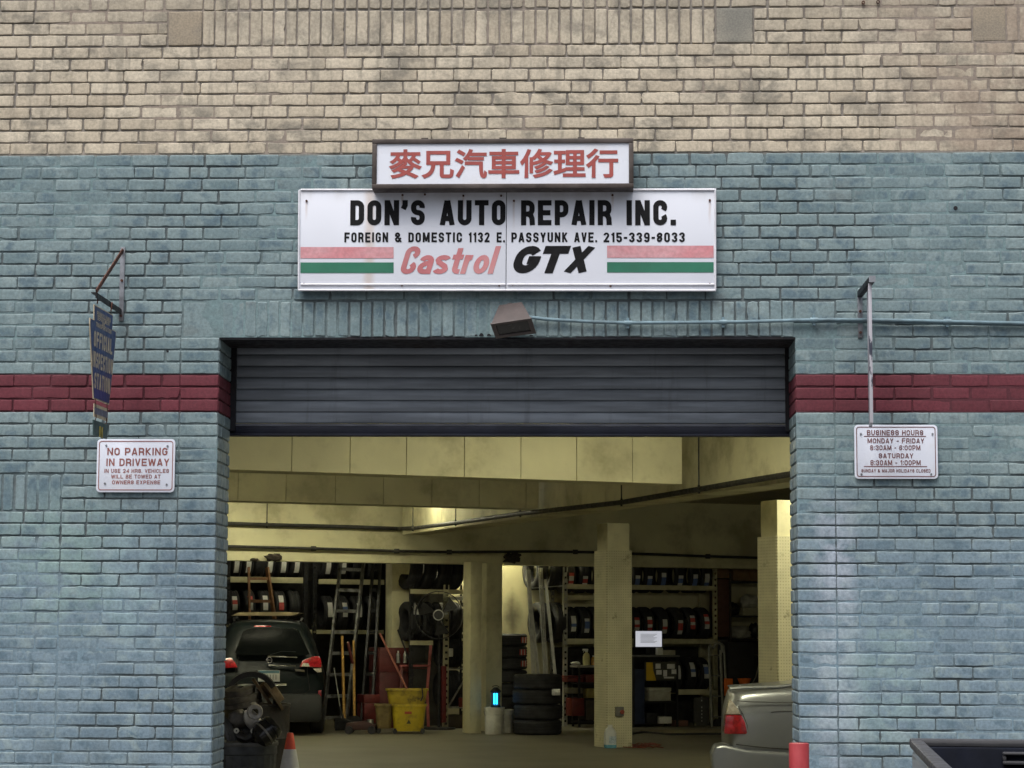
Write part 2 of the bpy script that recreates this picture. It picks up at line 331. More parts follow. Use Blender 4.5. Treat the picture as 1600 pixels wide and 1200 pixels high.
# ---- brick materials: the object coordinates are metres on the wall
def brick_mat(name, kind):
    m = newmat(name); n = NT(m); x, y, z = n.xyz()
    tone = n.attr('tone'); edge = n.attr('edge')
    fine = n.noise(55, 4, .65); mid = n.noise(9, 5, .6); big = n.noise(1.1, 4, .6); big2 = n.noise(2.3, 4, .6, n.vmul((1, 1, 1.7)))
    streak = n.noise(6, 4, .6, n.vmul((2.2, 1, .35)))
    if kind == 'cream':
        c = n.mix(tone, (.43, .37, .278), (.555, .49, .378))
        c = n.mix(n.rng(mid, .5, .72, 0, .45), c, (.25, .225, .18))
        dirt = n.math('MULTIPLY', n.rng(n.noise(4.2, 6, .7, n.vmul((1.1, 1, 1.3)), dist=.4), .44, .62), n.rng(big2, .38, .58, .12, 1)); dirt = n.math('MAXIMUM', dirt, n.math('MULTIPLY', n.rng(streak, .5, .66), .7))
        c = n.mix(n.math('MULTIPLY', dirt, .68), c, (.145, .137, .115))
        c = n.mix(n.math('MULTIPLY', n.rng(z, Zpaint+.55, Zpaint+1.0), .38), c, (.22, .195, .15))       # grime under the sills
        smear = n.math('MULTIPLY', n.rng(x, px_x(1300, 100), px_x(1560, 100)), n.rng(n.noise(2.6, 5, .65), .36, .60))
        c = n.mix(n.math('MULTIPLY', smear, .62), c, (.255, .19, .145))
        c = n.mix(n.math('MULTIPLY', n.rng(edge, .2, 1), n.rng(mid, .4, .6, .05, .35)), c, (.20, .175, .14))
    elif kind in ('blue', 'patch'):
        teal = n.mix(tone, (.112, .178, .194), (.178, .252, .262)); blu = n.mix(tone, (.108, .172, .220), (.154, .230, .282))
        lo = n.rng(n.math('ADD', z, n.math('MULTIPLY', n.math('SUBTRACT', big, .5), 1.5)), 1.75, 2.75)
        c = n.mix(lo, blu, teal)
        c = n.mix(n.math('MULTIPLY', n.rng(mid, .48, .64), .7), c, (.063, .118, .158))                   # worn dark centres
        c = n.mix(n.math('MULTIPLY', n.rng(n.noise(5.5, 5, .65, dist=.6), .51, .65), .6), c, (.235, .312, .312))
        c = n.mix(n.math('MULTIPLY', n.rng(n.noise(7, 5, .65, n.vmul((2.6, 1, .22))), .54, .70), n.rng(big, .38, .6, .05, .38)), c, (.085, .105, .108))
        c = n.mix(n.math('MULTIPLY', n.rng(n.noise(26, 4, .7), .66, .74), .55), c, (.27, .33, .33))
        c = n.mix(n.math('MULTIPLY', n.rng(n.noise(3.1, 4, .6, n.vmul((1, 1, 2))), .57, .72), n.rng(z, 1.9, 3.2, 0, .5)), c, (.125, .150, .150))
        c = n.mix(n.math('MULTIPLY', edge, n.rng(big2, .35, .6, .22, .6)), c, (.225, .285, .285))  # chalky edge wear, weighted to the top edges as a painted highlight
        for xs, w, z0, z1, amt, cc in ((px_x(1306, 900), .17, .9, 2.35, .85, (.30, .35, .41)), (px_x(1306, 900), .05, .2, 2.3, .6, (.28, .34, .41)), (px_x(95, 850), .5, 1.65, 2.35, .6, (.21, .33, .30)),
                                       (px_x(1370, 950), .45, 1.0, 1.75, .55, (.21, .32, .31)), (px_x(215, 860), .22, 1.5, 2.2, .5, (.24, .36, .38))):
            d = n.math('ABSOLUTE', n.math('SUBTRACT', n.math('ADD', x, n.math('MULTIPLY', n.math('SUBTRACT', big2, .5), w*1.2)), xs))
            mk = n.math('MULTIPLY', n.rng(d, w*.25, w, 1, 0), n.math('MULTIPLY', n.rng(z, z0-.25, z0+.2), n.rng(z, z1-.25, z1+.1, 1, 0)))
            mk = n.math('MULTIPLY', mk, n.rng(n.noise(7, 5, .65), .36, .58))
            c = n.mix(n.math('MULTIPLY', mk, amt), c, cc)
        c = n.mix(n.math('MULTIPLY', n.rng(z, 1.25, .7), n.rng(n.noise(4, 5, .6), .45, .7, 0, .55)), c, (.095, .135, .15))
        hsv = n.t.nodes.new('ShaderNodeHueSaturation'); hsv.inputs['Saturation'].default_value = .86; n.put(hsv.inputs['Color'], c); c = hsv.outputs[0]
    elif kind == 'maroon':
        c = n.mix(tone, (.098, .022, .030), (.140, .030, .042)); c = n.mix(n.rng(mid, .55, .75, 0, .4), c, (.06, .02, .03))
    else:
        up = n.rng(n.math('ADD', z, 0), Zpaint-.02, Zpaint+.01)
        dark = n.mix(up, (.092, .112, .116), (.205, .185, .16)); fill = n.mix(up, n.mix(n.rng(z, 1.6, 2.8), (.15, .22, .265), (.155, .23, .24)), (.25, .205, .165))
        f = n.attr('fill'); c = n.mix(n.math('MULTIPLY', f, n.rng(mid, .3, .6, .55, 1)), dark, fill)
        band = n.math('MULTIPLY', n.rng(z, zb-3*CR-.006, zb-3*CR, smooth=False), n.rng(z, zb, zb+.006, 1, 0, False))
        c = n.mix(band, c, (.075, .018, .025))
    c = n.scale(c, n.rng(fine, .3, .7, .84, 1.14))
    n.col(c); n.rough(n.rng(mid, .3, .7, .62, .85)); n.P.inputs['Specular IOR Level'].default_value = .3
    n.bump(n.math('ADD', n.math('MULTIPLY', fine, .6), mid), .35, .004)
    return m
MBK = {k: brick_mat(k+'_brick', k) for k in ('cream', 'blue', 'maroon', 'mortar')}

class Bricks:
    def __init__(s): s.v = []; s.f = []; s.t = []; s.e = []
    def brick(s, o, ex, ez, en, a0, a1, b0, b1, jit=.0038, proud=0., seed=0):
        w, h = a1-a0, b1-b0
        if w < .02 or h < .02: return
        nw = max(2, int(w/.03)); nh = max(2, int(h/.022)); r = .0045
        per = []
        for i in range(nw+1): per.append((a0+r+(w-2*r)*i/nw, b0))
        for i in range(nh+1): per.append((a1, b0+r+(h-2*r)*i/nh))
        for i in range(nw+1): per.append((a1-r-(w-2*r)*i/nw, b1))
        for i in range(nh+1): per.append((a0, b1-r-(h-2*r)*i/nh))
        ca, cb = (a0+a1)/2, (b0+b1)/2; off = random.uniform(-.0022, .0022)-proud; n = len(per); base = len(s.v)
        rag = jit*(2.4 if random.random() < .12 else 1)
        tl = random.uniform(-.006, .006)
        P = []
        for a, b in per:
            q = o+ex*a+ez*b; k = noise.noise(q*38)*rag+noise.noise(q*11+Vector((7, 0, 0)))*rag*.8
            l = math.hypot(a-ca, b-cb); P.append((a+(a-ca)/l*k, b+(b-cb)/l*k+tl*(a-ca)))
        for ins, d, e in ((0, .016, 1), (0, .0035, 1), (.0035, 0, .8), (.016, -.0006, 0)):
            for a, b in P:
                sa = (abs(a-ca)-ins)/max(1e-6, abs(a-ca)) if abs(a-ca) > ins else 0
                sb = (abs(b-cb)-ins)/max(1e-6, abs(b-cb)) if abs(b-cb) > ins else 0
                s.v.append(o+ex*(ca+(a-ca)*sa)+ez*(cb+(b-cb)*sb)-en*(d+off)); s.e.append(e*(1. if b > cb+.3*h else .45))
        t = min(1, max(0, random.gauss(.55, .30)))
        fs = [(base+m*n+i, base+m*n+(i+1) % n, base+(m+1)*n+(i+1) % n, base+(m+1)*n+i) for m in range(3) for i in range(n)]
        fs.append(tuple(base+3*n+i for i in range(n)))
        s.f += fs; s.t += [t]*len(fs)
    def build(s, name, m, parent):
        me = bpy.data.meshes.new(name); me.from_pydata(s.v, [], s.f); me.materials.append(m)
        a = me.attributes.new('tone', 'FLOAT', 'FACE'); a.data.foreach_set('value', s.t)
        a = me.attributes.new('edge', 'FLOAT', 'POINT'); a.data.foreach_set('value', s.e)
        bm = bmesh.new(); bm.from_mesh(me); bmesh.ops.recalc_face_normals(bm, faces=bm.faces); bm.to_mesh(me); bm.free()
        o = bpy.data.objects.new(name, me); COL.objects.link(o); o.parent = parent; return o

garage = thing('garage_building', 'brick garage front painted blue below and bare cream above, with a wide roller door', 'building')
WB = {k: Bricks() for k in ('cream', 'blue', 'maroon-1', 'maroon1', 'lintel', 'sold', 'sold2', 'jamb1u', 'jamb-1u', 'jamb1l', 'jamb-1l', 'jambm1', 'jambm-1')}
EX, EZ, EN = Vector((1, 0, 0)), Vector((0, 0, 1)), Vector((0, -1, 0)); O0 = Vector((0, 0, 0))
HJ = .0047                                            # half a bed joint
def row(k, x0, x1, tgt, flem=False, off=0.):
    z0, z1 = ZK(k)+HJ, ZK(k+1)-HJ; xs = []; x = math.floor((x0-off)/PITCH_X)*PITCH_X+off-PITCH_X; i = 0
    cuts = []
    while x < x1+PITCH_X:
        cuts.append(x); x += PITCH_X*(.52 if (flem and i % 2) else 1.0)+random.uniform(-.003, .003); i += 1
    cuts = [c for c in cuts if x0+.045 < c < x1-.045] if x1-x0 > .3 else []; ed = [x0]+cuts+[x1]
    for a, b in zip(ed, ed[1:]):
        g = random.choice((.0015, .003, .004, .005, .006, .0065, .007)) if k > -9 else random.choice((.0008, .0015, .002, .003, .0045, .006))
        
        tgt.brick(O0, EX, EZ, EN, a+(.003 if a in (x0,) else g), b-(.003 if b == x1 else g), z0+random.uniform(-.0012, .0012), z1+random.uniform(-.0012, .0012))
def soldiers(k0, k1, x0, x1, tgt, pitch):
    n = round((x1-x0)/pitch); p = (x1-x0)/n
    for i in range(n):
        g = random.uniform(.005, .011) if random.random() < .9 else .002
        tgt.brick(O0, EX, EZ, EN, x0+i*p+g*.5, x0+(i+1)*p-g*.5-.003, ZK(k0)+.005+random.uniform(-.003, .003), ZK(k1)-.008+random.uniform(-.003, .003))
SP = px_x(808.6, 45)-px_x(790, 45)
bxs = {t: px_x(t, 45) for t in (262, 317, 1118, 1178, 1519, 1573)}
lb0, lb1, rb0, rb1 = px_x(285, 495), JL+.012, JR-.004, px_x(1306, 495)
w0 = px_x(96, 780)
for k in range(KMIN, KMAX):
    off = (k % 2)*PITCH_X/2+random.uniform(-.012, .012)+(.055 if k > 17 else 0); fl = k % 7 == 2
    tgt = WB['cream'] if k >= 18 else WB['blue']
    if k >= 30:
        segs = [(XL, bxs[317]), (bxs[1118], XR)]
    elif k >= 27: segs = [(XL, bxs[262]), (bxs[1178], bxs[1519])]
    elif k >= 6: segs = [(XL, XR)]
    elif k >= 3: segs = [(XL, lb0), (rb1, XR)]
    elif -11 <= k < -8: segs = [(w0, PJL), (PJL, JL), (JR, PJR), (PJR, XR)]
    elif -30 < k < -11: segs = [(XL, w0), (w0, PJL), (PJL, JL), (JR, PJR), (PJR, XR)]
    else: segs = [(XL, PJL), (PJL, JL), (JR, PJR), (PJR, XR)]
    for j, (a, b) in enumerate(segs): row(k, a, b, (WB['maroon-1'] if a < 0 else WB['maroon1']) if -3 <= k < 0 else tgt, fl, off+(.06 if (k < -11 and j == 0) else 0))
soldiers(27, 30, bxs[317], bxs[1118], WB['sold'], SP); soldiers(30, 33, bxs[317], bxs[1118], WB['sold'], SP); soldiers(33, 36, bxs[317], bxs[1118], WB['sold'], SP)
soldiers(27, 30, bxs[1573], XR, WB['sold2'], SP)
soldiers(3, 6, lb1, rb0, WB['lintel'], px_x(818.4, 495)-px_x(800, 495))
soldiers(-11, -8, XL, w0, WB['blue'], px_x(818.4, 495)-px_x(800, 495))
for a, b, t in ((262, 317, 'bs'), (1118, 1178, 'bs2'), (1519, 1573, 'bs')):
    B = Bricks(); B.brick(O0, EX, EZ, EN, bxs[a]+.006, bxs[b]-.006, ZK(27)+.006, ZK(30)-.006, .002)
    bm_ = newmat('cast_block_stone'); q = NT(bm_)
    cc = ((.30, .25, .18), (.20, .175, .14)) if t == 'bs' else ((.29, .268, .215), (.19, .183, .155))
    q.col(q.scale(q.mix(q.rng(q.noise(2.2, 3), .35, .65), *cc), q.rng(q.noise(90, 3), .3, .7, .85, 1.15))); q.rough(.85); q.bump(q.noise(120, 3), .3, .004)
    B.build('corner_block', bm_, garage)
for a, b in ((lb0, lb1), (rb0, rb1)):
    B = Bricks(); B.brick(O0, EX, EZ, EN, a+.006, b-.006, ZK(3)+.004, ZK(6)-.010, .003, -.002); B.t = [.7]*len(B.t)
    B.build('corner_block', MBK['blue'], garage)
for k in range(KMIN, 3):                              # the jamb returns
    for xj, sgn in ((JL, 1), (JR, -1)):
        tg = WB[f'jambm{sgn}'] if -3 <= k < 0 else WB[f'jamb{sgn}' + ('u' if k >= 0 else 'l')]; en = Vector((sgn, 0, 0))
        o = Vector((xj-sgn*.0, 0, 0)); sp = ((.004, .105), (.115, .325), (.335, JD)) if k % 2 else ((.004, .21), (.22, JD))
        for a, b in sp: tg.brick(o, Vector((0, 1, 0)), EZ, en, a+.004, b, ZK(k)+HJ, ZK(k+1)-HJ)
WB['cream'].build('cream_brickwork', MBK['cream'], garage); WB['blue'].build('blue_brickwork', MBK['blue'], garage)
[WB[k].build('maroon_brick_band', MBK['maroon'], garage) for k in ('maroon-1', 'maroon1')]; WB['lintel'].build('soldier_lintel', MBK['blue'], garage)
[WB[k].build('soldier_panel', MBK['cream'], garage) for k in ('sold', 'sold2')]
[(WB[f'jamb{k}u'].build('jamb', MBK['blue'], garage), WB[f'jamb{k}l'].build('jamb', MBK['blue'], garage), WB[f'jambm{k}'].build('painted_jamb_band', MBK['maroon'], garage)) for k in (1, -1)]
# mortar: a raking sheet that is nearly flush where paint has filled the joints
mv, mf, ml, ids = [], [], [], {}
def fillv(x, z):
    v = noise.fractal(Vector((x*1.3, 0, z*1.6)), 1, 2, 4)*1.1+noise.noise(Vector((x*7, 5, z*9)))*.35
    b = -.24 if z > Zpaint else .02
    if z < 2.0: b += .28*(2.0-z)
    if x > px_x(1330, 300): b += .42*min(1, (x-px_x(1330, 300))/.4)*(1 if z > 2.6 else .5)
    if x < px_x(110, 900) and z < 2.3: b += .15
    return min(1, max(0, (v+b)*1.6+.35))
NX, NZ = int((XR-XL)/.026), int((ZK(KMAX)-ZK(KMIN))/.024); dx = (XR-XL)/NX; dz = (ZK(KMAX)-ZK(KMIN))/NZ
def mvid(x, z):
    key = (round(x, 4), round(z, 4))
    if key not in ids:
        ids[key] = len(mv); f = fillv(x, z); mv.append(Vector((x, .0085-.0068*f+noise.noise(Vector((x*30, 0, z*30)))*.001, z))); ml.append(f)
    return ids[key]
def sheet(x0, x1, z0, z1):
    nx, nz = max(1, round((x1-x0)/dx)), max(1, round((z1-z0)/dz))
    g = [[mvid(x0+(x1-x0)*i/nx, z0+(z1-z0)*j/nz) for i in range(nx+1)] for j in range(nz+1)]
    for j in range(nz):
        for i in range(nx): mf.append((g[j][i], g[j][i+1], g[j+1][i+1], g[j+1][i]))
sheet(XL, XR, ZT, ZK(KMAX)); sheet(XL, JL-.002, ZK(KMIN), ZT); sheet(JR+.002, XR, ZK(KMIN), ZT)
for xj, sg in ((JL-.008, 1), (JR+.008, -1)):
    b = len(mv); nz = 60
    for j in range(nz+1):
        for y in (.012, JD): mv.append(Vector((xj, y, ZK(KMIN)+(ZT-ZK(KMIN))*j/nz))); ml.append(.3)
    mf += [(b+2*j, b+2*j+1, b+2*j+3, b+2*j+2) for j in range(nz)]
me = bpy.data.meshes.new('mortar'); me.from_pydata(mv, [], mf); me.materials.append(MBK['mortar'])
a = me.attributes.new('fill', 'FLOAT', 'POINT'); a.data.foreach_set('value', ml)
o = bpy.data.objects.new('mortar', me); COL.objects.link(o); o.parent = garage

STEEL_DK = M('dark_steel', (.018, .018, .022), .55, .6, .4, 9, dirt=(.04, .025, .018))
CONC = M('inner_masonry', (.30, .27, .19), .9)
# solid wall behind the brick skin, and the steel angle at the head of the opening
mb = MB(); mb.b2((XL, .02, ZT+.02), (XR, JD, ZK(KMAX))); mb.b2((XL, .02, -.05), (JL-.012, JD, ZT+.019)); mb.b2((JR+.012, .02, -.05), (XR, JD, ZT+.019)); mb.build('wall_core', CONC, garage)
mb = MB(); mb.b2((JL-.05, .006, ZT-.012), (JR+.05, JD-.02, ZT+.004)); mb.build('steel_lintel', STEEL_DK, garage)

# ---- roller door
door = tag(bpy.data.objects.new('roller_door', None)); COL.objects.link(door); door.parent = garage; door.location = (0, JD, 0)
SLAT = newmat('slat_paint'); q = NT(SLAT); x_, y_, z_ = q.xyz()
c = q.scale((.215, .240, .270), q.rng(q.noise(3, 5, .6, q.vmul((.4, 1, 5))), .3, .7, .75, 1.3)); c = q.mix(q.rng(q.noise(1.3, 4), .5, .7, 0, .4), c, (.17, .185, .21)); c = q.mix(q.math('MULTIPLY', q.rng(q.noise(8, 5, .7, q.vmul((1.2, 1, .12))), .55, .72), .45), c, (.12, .125, .13)); c = q.mix(q.math('MULTIPLY', q.rng(q.noise(30, 4, .7, q.vmul((.25, 1, 3))), .66, .74), .5), c, (.36, .37, .38))
q.col(c); q.rough(q.rng(q.noise(5, 3), .3, .7, .38, .6)); q.P.inputs['Metallic'].default_value = .25
SLZ0 = at(800, 662, JD+.06).z; sp = (at(800, 604, JD+.06).z-at(800, 658, JD+.06).z)/3
mb = MB(); prof = []
for i in range(11):
    z = SLZ0+i*sp
    for t, d in ((.0, .0), (.03, -.006), (.10, -.0085), (.5, -.0105), (.90, -.0085), (.955, -.006), (.975, .005)): prof.append((z+t*sp, d))
    if prof[-1][0] > ZT+.35: break
x0, x1 = JL-.03, JR+.03; n = len(prof); nx = 90; vs = []
for i in range(nx+1):
    xx = x0+(x1-x0)*i/nx
    for z, d in prof: vs.append((xx, .06+d+.002*math.sin(xx*2.1+z*9)+.004*noise.noise(Vector((xx*1.7, 0, z*4)))+.0022*noise.noise(Vector((xx*6, 3, z*11))), z))
fs = [(i*n+j, (i+1)*n+j, (i+1)*n+j+1, i*n+j+1) for i in range(nx) for j in range(n-1)]
mb.add(vs, fs); mb.build('slat_curtain', SLAT, door, smooth=True, ang=50)
zbb = at(800, 681, JD).z; zbt = at(800, 665.5, JD).z
mb = MB(); mb.b2((x0, .035, zbb+.01), (x1, .075, zbt)); mb.b2((x0, .0, zbb), (x1, .085, zbb+.012)); mb.build('bottom_bar', M('bar_paint', (.016, .018, .032), .5, .3, .3, 5), door, bevel=.003)
mb = MB(); mb.b2((x0, .04, zbt+.002), (x1, .072, SLZ0-.003)); mb.build('bottom_rail', M('rail_grey', (.12, .125, .145), .45, .5, .3, 4), door)
for xs in ((JL-.01, JL+.03), (JR-.02, JR+.01)):
    mb = MB(); mb.b2((xs[0], .004, zbt-.03), (xs[1], .03, ZT+.1)); mb.build('guide_rail', STEEL_DK, door)
mb = MB(); mb.cyl((x0, .45, ZT+.25), (x1, .45, ZT+.25), .16, n=24); mb.build('roll', SLAT, door, smooth=True)
mb = MB(); mb.tube([at(350+i*8, 527+.9*math.sin(i*.9)-.06*i, .3) for i in range(16)], .005); mb.build('weather_strip', M('grey_strip', (.22, .2, .19), .8), door, world=True)

# ================================================================ the signs
ALU = M('sign_white', (.70, .71, .74), .38, 0, .05, 2, dirt=(.56, .55, .55), dsc=1.6, damt=.5)
ALU2 = M('sign_edge', (.66, .66, .70), .4, .0, .12, 6)
INK = M('sign_black', (.010, .010, .011), .7, 0, .3, 30, spec=.15)
RUST = M('rusty_steel', (.09, .035, .022), .8, .3, .5, 25, dirt=(.05, .03, .03))
GALV = M('galvanised', (.22, .23, .25), .5, .6, .35, 20, dirt=(.07, .055, .045))
ys = -.05
sg = thing('shop_sign', 'long white two-panel shop sign over the door with black lettering and red and green stripes', 'sign', at(792, 375, ys))
def quad_pts(pts, Y): return [at(a, b, Y) for a, b in pts]
SW = newmat('panel_enamel'); q = NT(SW); x_, y_, z_ = q.xyz()
c = q.mix(q.rng(q.noise(1.1, 4, .6, q.vmul((1, 1, .4))), .35, .7, 0, .5), (.69, .715, .785), (.61, .63, .68))
rx = at(577, 375, ys).x-at(792, 375, ys).x
st = q.math('MULTIPLY', q.rng(q.math('ABSOLUTE', q.math('SUBTRACT', q.math('ADD', x_, q.math('MULTIPLY', q.math('SUBTRACT', q.noise(4), .5), .06)), rx)), .004, .05, 1, 0), q.rng(q.noise(3, 4, .6, q.vmul((1, 1, .3))), .3, .6, .2, .6))
c = q.mix(st, c, (.53, .43, .36)); c = q.mix(q.rng(q.noise(40, 3, .7), .72, .80, 0, .4), c, (.45, .40, .36))
for sx_, sy_ in ((479, 314), (724, 306), (803, 314), (1109, 313), (629, 305), (957, 305)):
    px0 = at(sx_, sy_, ys)-at(792, 375, ys); dxn = q.math('ABSOLUTE', q.math('SUBTRACT', q.math('ADD', x_, q.math('MULTIPLY', q.math('SUBTRACT', q.noise(14), .5), .012)), px0.x))
    mk_ = q.math('MULTIPLY', q.rng(dxn, .002, .011, 1, 0), q.math('MULTIPLY', q.rng(z_, px0.z, px0.z-.01, 0, 1), q.rng(z_, px0.z-random.uniform(.10, .2), px0.z-.02, 0, 1)))
    c = q.mix(q.math('MULTIPLY', mk_, .38), c, (.40, .27, .19))
c = q.mix(q.math('MULTIPLY', q.rng(z_, .20, .29), q.rng(q.noise(5, 4, .6, q.vmul((1.5, 1, .4))), .4, .65, 0, .4)), c, (.46, .45, .44))
q.col(c); q.rough(.42)
for (a, b, c_, d) in (((467, 296), (791, 295.2), (790, 454.6), (465.5, 454)), ((792, 295.2), (1119, 294), (1119, 455), (791, 454.6))):
    P = quad_pts((a, b, c_, d), ys); pn = MB(); pn.add([*P, *[p+Vector((0, .016, 0)) for p in P]], [(0, 1, 2, 3), (4, 7, 6, 5), (0, 4, 5, 1), (1, 5, 6, 2), (2, 6, 7, 3), (3, 7, 4, 0)])
    pn.build('panel', SW, sg, world=True, bevel=.002)
mb = MB()
for y0, y1 in ((296.5, 300.5), (444.5, 448)): mb.tube([at(470, y0+(.0), ys-.004), at(790, y0, ys-.004)], .006); mb.tube([at(793, y0, ys-.004), at(1116, y0, ys-.004)], .006)
for x in (467.5, 1117.5): mb.tube([at(x, 297, ys-.003), at(x-(.8 if x < 800 else -.2), 453, ys-.003)], .006)
mb.tube([at(466, 453.2, ys-.003), at(1118, 453.8, ys-.003)], .006)
mb.build('edge_trim', ALU2, sg, world=True, smooth=True)
mb = MB(); mb.b2(at(470, 452, -.03)+Vector((0, .028, 0)), at(1115, 447, -.03)); mb.b2(at(470, 303, -.03)+Vector((0, .028, 0)), at(1115, 298, -.03)); mb.build('mounting_rail', STEEL_DK, sg, world=True)
yl = ys-.0022
o1 = .0125
for body, bx, of in (("DON’S", (547, 312.6, 664, 352), o1), ("AUTO", (687, 312.6, 790, 352), o1), ("REPAIR", (814, 312.6, 956, 352), o1), ("INC.", (979, 312.6, 1056, 352), o1),
                 ("FOREIGN", (538, 363, 606.5, 378.5), .0045), ("&", (617, 363, 628, 378.5), .0035), ("DOMESTIC", (638, 363, 722, 378.5), .0045), ("1132", (732, 363, 765, 378.5), .0045), ("E.", (776, 363, 789, 378.5), .0045),
                 ("PASSYUNK", (799, 363, 887, 378.5), .0045), ("AVE.", (897, 363, 933, 378.5), .0045), ("215-339-8033", (943, 363, 1070, 378.5), .0045)):
    mb = MB(); caps(mb, body, bx, yl, w=.55, t=.21 if of == o1 else .195, r=.2, gap=.13 if of == o1 else .17); mb.build('lettering', INK, sg, world=True)
FADE = M('faded_red', (.47, .145, .155), .5, 0, .18, 3, dirt=(.52, .30, .30), dsc=2, damt=.6)
mb = MB(); caps(mb, 'Castrol', (626, 384.5, 783, 428), yl, w=.47, t=.17, r=.2, gap=.045, shear=.26); mb.build('red_script', FADE, sg, world=True)
mb = MB(); caps(mb, 'GTX', (802, 384, 930, 427), yl, w=.88, t=.29, r=.36, gap=.02, shear=.34); mb.build('black_initials', INK, sg, world=True)
GREEN = M('stripe_green', (.018, .14, .082), .5, 0, .15, 5)
SR = newmat('stripe_red'); q = NT(SR); c = q.mix(q.rng(q.noise(2.2, 4, .6, q.vmul((.8, 1, 2))), .35, .68), (.53, .20, .22), (.56, .33, .35)); q.col(q.scale(c, q.rng(q.noise(40, 3), .3, .7, .9, 1.1))); q.rough(.5)
for x0, x1, r0, r1, g0, g1 in ((469.5, 615, 386, 403.5, 410, 426.5), (948.5, 1115, 383.8, 402.7, 409.5, 425.7)):
    for a, b, m_, nm in ((r0, r1, SR, 'red_stripe'), (g0, g1, GREEN, 'green_stripe')):
        mb = MB(); mb.add([at(x0, b, yl), at(x1, b, yl), at(x1, a, yl), at(x0, a, yl)], [(0, 1, 2, 3)]); mb.build(nm, m_, sg, world=True)
for x, y in ((479, 314), (629, 305), (724, 306), (783, 306), (803, 314), (957, 305), (1109, 313), (475, 444), (628, 446), (780, 446), (801, 445), (954, 447), (1109, 444), (664, 304)):
    p = at(x, y, ys-.001); mb = MB(); mb.cyl(p, p+Vector((0, -.006, 0)), .0065, n=8); mb.build('screw', RUST, sg, world=True)

# the light box above it
yb = -.165
lb = thing('light_box_sign', 'brown framed light box sign with red Chinese characters above the long white sign', 'sign', at(785, 255, yb))
FRB = M('bronze_frame', (.052, .040, .034), .5, .3, .3, 12, dirt=(.12, .10, .09))
A, Bq, Cq, Dq = at(582, 218, yb), at(990, 216, yb), at(990, 294, yb), at(582, 296, yb)
x0, x1, z0, z1 = A.x, Cq.x, Cq.z, A.z; fw_ = .027
mb = MB(); mb.b2((x0, yb+.006, z0), (x1, -.03, z1)); mb.build('box_body', FRB, lb, world=True, bevel=.004)
for nm, a, b in (('f', (x0, z1-fw_), (x1, z1)), ('f', (x0, z0), (x1, z0+fw_)), ('f', (x0, z0+fw_+.0005), (x0+fw_, z1-fw_-.0005)), ('f', (x1-fw_, z0+fw_+.0005), (x1, z1-fw_-.0005))):
    mb = MB(); mb.b2((a[0], yb-.012, a[1]), (b[0], yb+.004, b[1])); mb.build('frame_rail', FRB, lb, world=True, bevel=.004)
mb = MB(); mb.b2((x0+.02, yb-.002, z0+.02), (x1-.02, yb+.003, z1-.02)); mb.build('acrylic_face', M('acrylic_white', (.69, .72, .79), .3, 0, .05, 3, dirt=(.60, .58, .57), dsc=3, damt=.4), lb, world=True)
mb = MB(); lettering(mb, '麥兄汽車修理行', (608, 232, 966, 279), yb-.0045, .0042); mb.build('lettering', M('character_red', (.31, .062, .052), .5, 0, .12, 8), lb, world=True)
for sx in (.2, .5, .8):
    mb = MB(); xx = x0+(x1-x0)*sx; mb.b2((xx-.02, -.15, z1), (xx+.02, -.004, z1+.012)); mb.b2((xx-.02, -.012, z1+.012), (xx+.02, -.004, z1+.03)); mb.build('mounting_tab', FRB, lb, world=True)

# small plates
def plate(name, label, px, texts, lines, screws, brown):
    x0, y0, x1, y1 = px; Y = -.022; o = thing(name, label, 'sign', at((x0+x1)/2, (y0+y1)/2, Y)); WHT = M('plate_white', (.65, .68, .76), .35, 0, .05, 4, dirt=(.55, .54, .54), dsc=4, damt=.4)
    def rr(px0, py0, px1, py1, r):
        a, b = at(px0, py1, Y), at(px1, py0, Y); out = []
        for cx, cz, s in ((b.x-r, b.z-r, 0), (a.x+r, b.z-r, 90), (a.x+r, a.z+r, 180), (b.x-r, a.z+r, 270)):
            out += [(cx+r*math.cos(R(s+t)), cz+r*math.sin(R(s+t))) for t in (0, 22, 45, 68, 90)]
        return out
    mb = MB(); mb.prism(rr(x0, y0, x1, y1, .022), Y, Y+.005, lambda a, b, d: (a, d, b)); mb.build('plate', WHT, o, world=True, bevel=.0012)
    A, Bo = rr(x0+3, y0+3, x1-3, y1-3, .016), rr(x0+4.3, y0+4.3, x1-4.3, y1-4.3, .012); n = len(A); Yi = Y-.0014
    mb = MB(); mb.add([(a, Yi, b) for a, b in A]+[(a, Yi, b) for a, b in Bo], [(i, (i+1) % n, n+(i+1) % n, n+i) for i in range(n)]); mb.build('border_line', brown, o, world=True)
    for body, bx, of in texts:
        mb = MB(); caps(mb, body, bx, Yi, w=.72, t=.185 if of > .001 else .2, r=.27, gap=.17, word=.5); mb.build('lettering', brown, o, world=True)
    for lx0, lx1, ly in lines:
        a, b = at(lx0, ly+.7, Yi), at(lx1, ly-.5, Yi); mb = MB(); mb.add([(a.x, Yi, a.z), (b.x, Yi, a.z), (b.x, Yi, b.z), (a.x, Yi, b.z)], [(0, 1, 2, 3)]); mb.build('rule_line', brown, o, world=True)
    for sx, sy in screws:
        p = at(sx, sy, Y); mb = MB(); mb.cyl(p, p+Vector((0, -.005, 0)), .006, n=10); mb.build('screw', GALV, o, world=True)
    mb = MB(); a, b = at(x0+14, y1-8, 0), at(x1-14, y0+8, 0); mb.b2((a.x, Y+.006, a.z), (b.x, .0, b.z)); mb.build('backing_board', STEEL_DK, o, world=True)
BRN = M('plate_brown', (.25, .085, .072), .5, 0, .15, 20); BRN2 = M('plate_maroon', (.15, .055, .055), .5, 0, .15, 20)
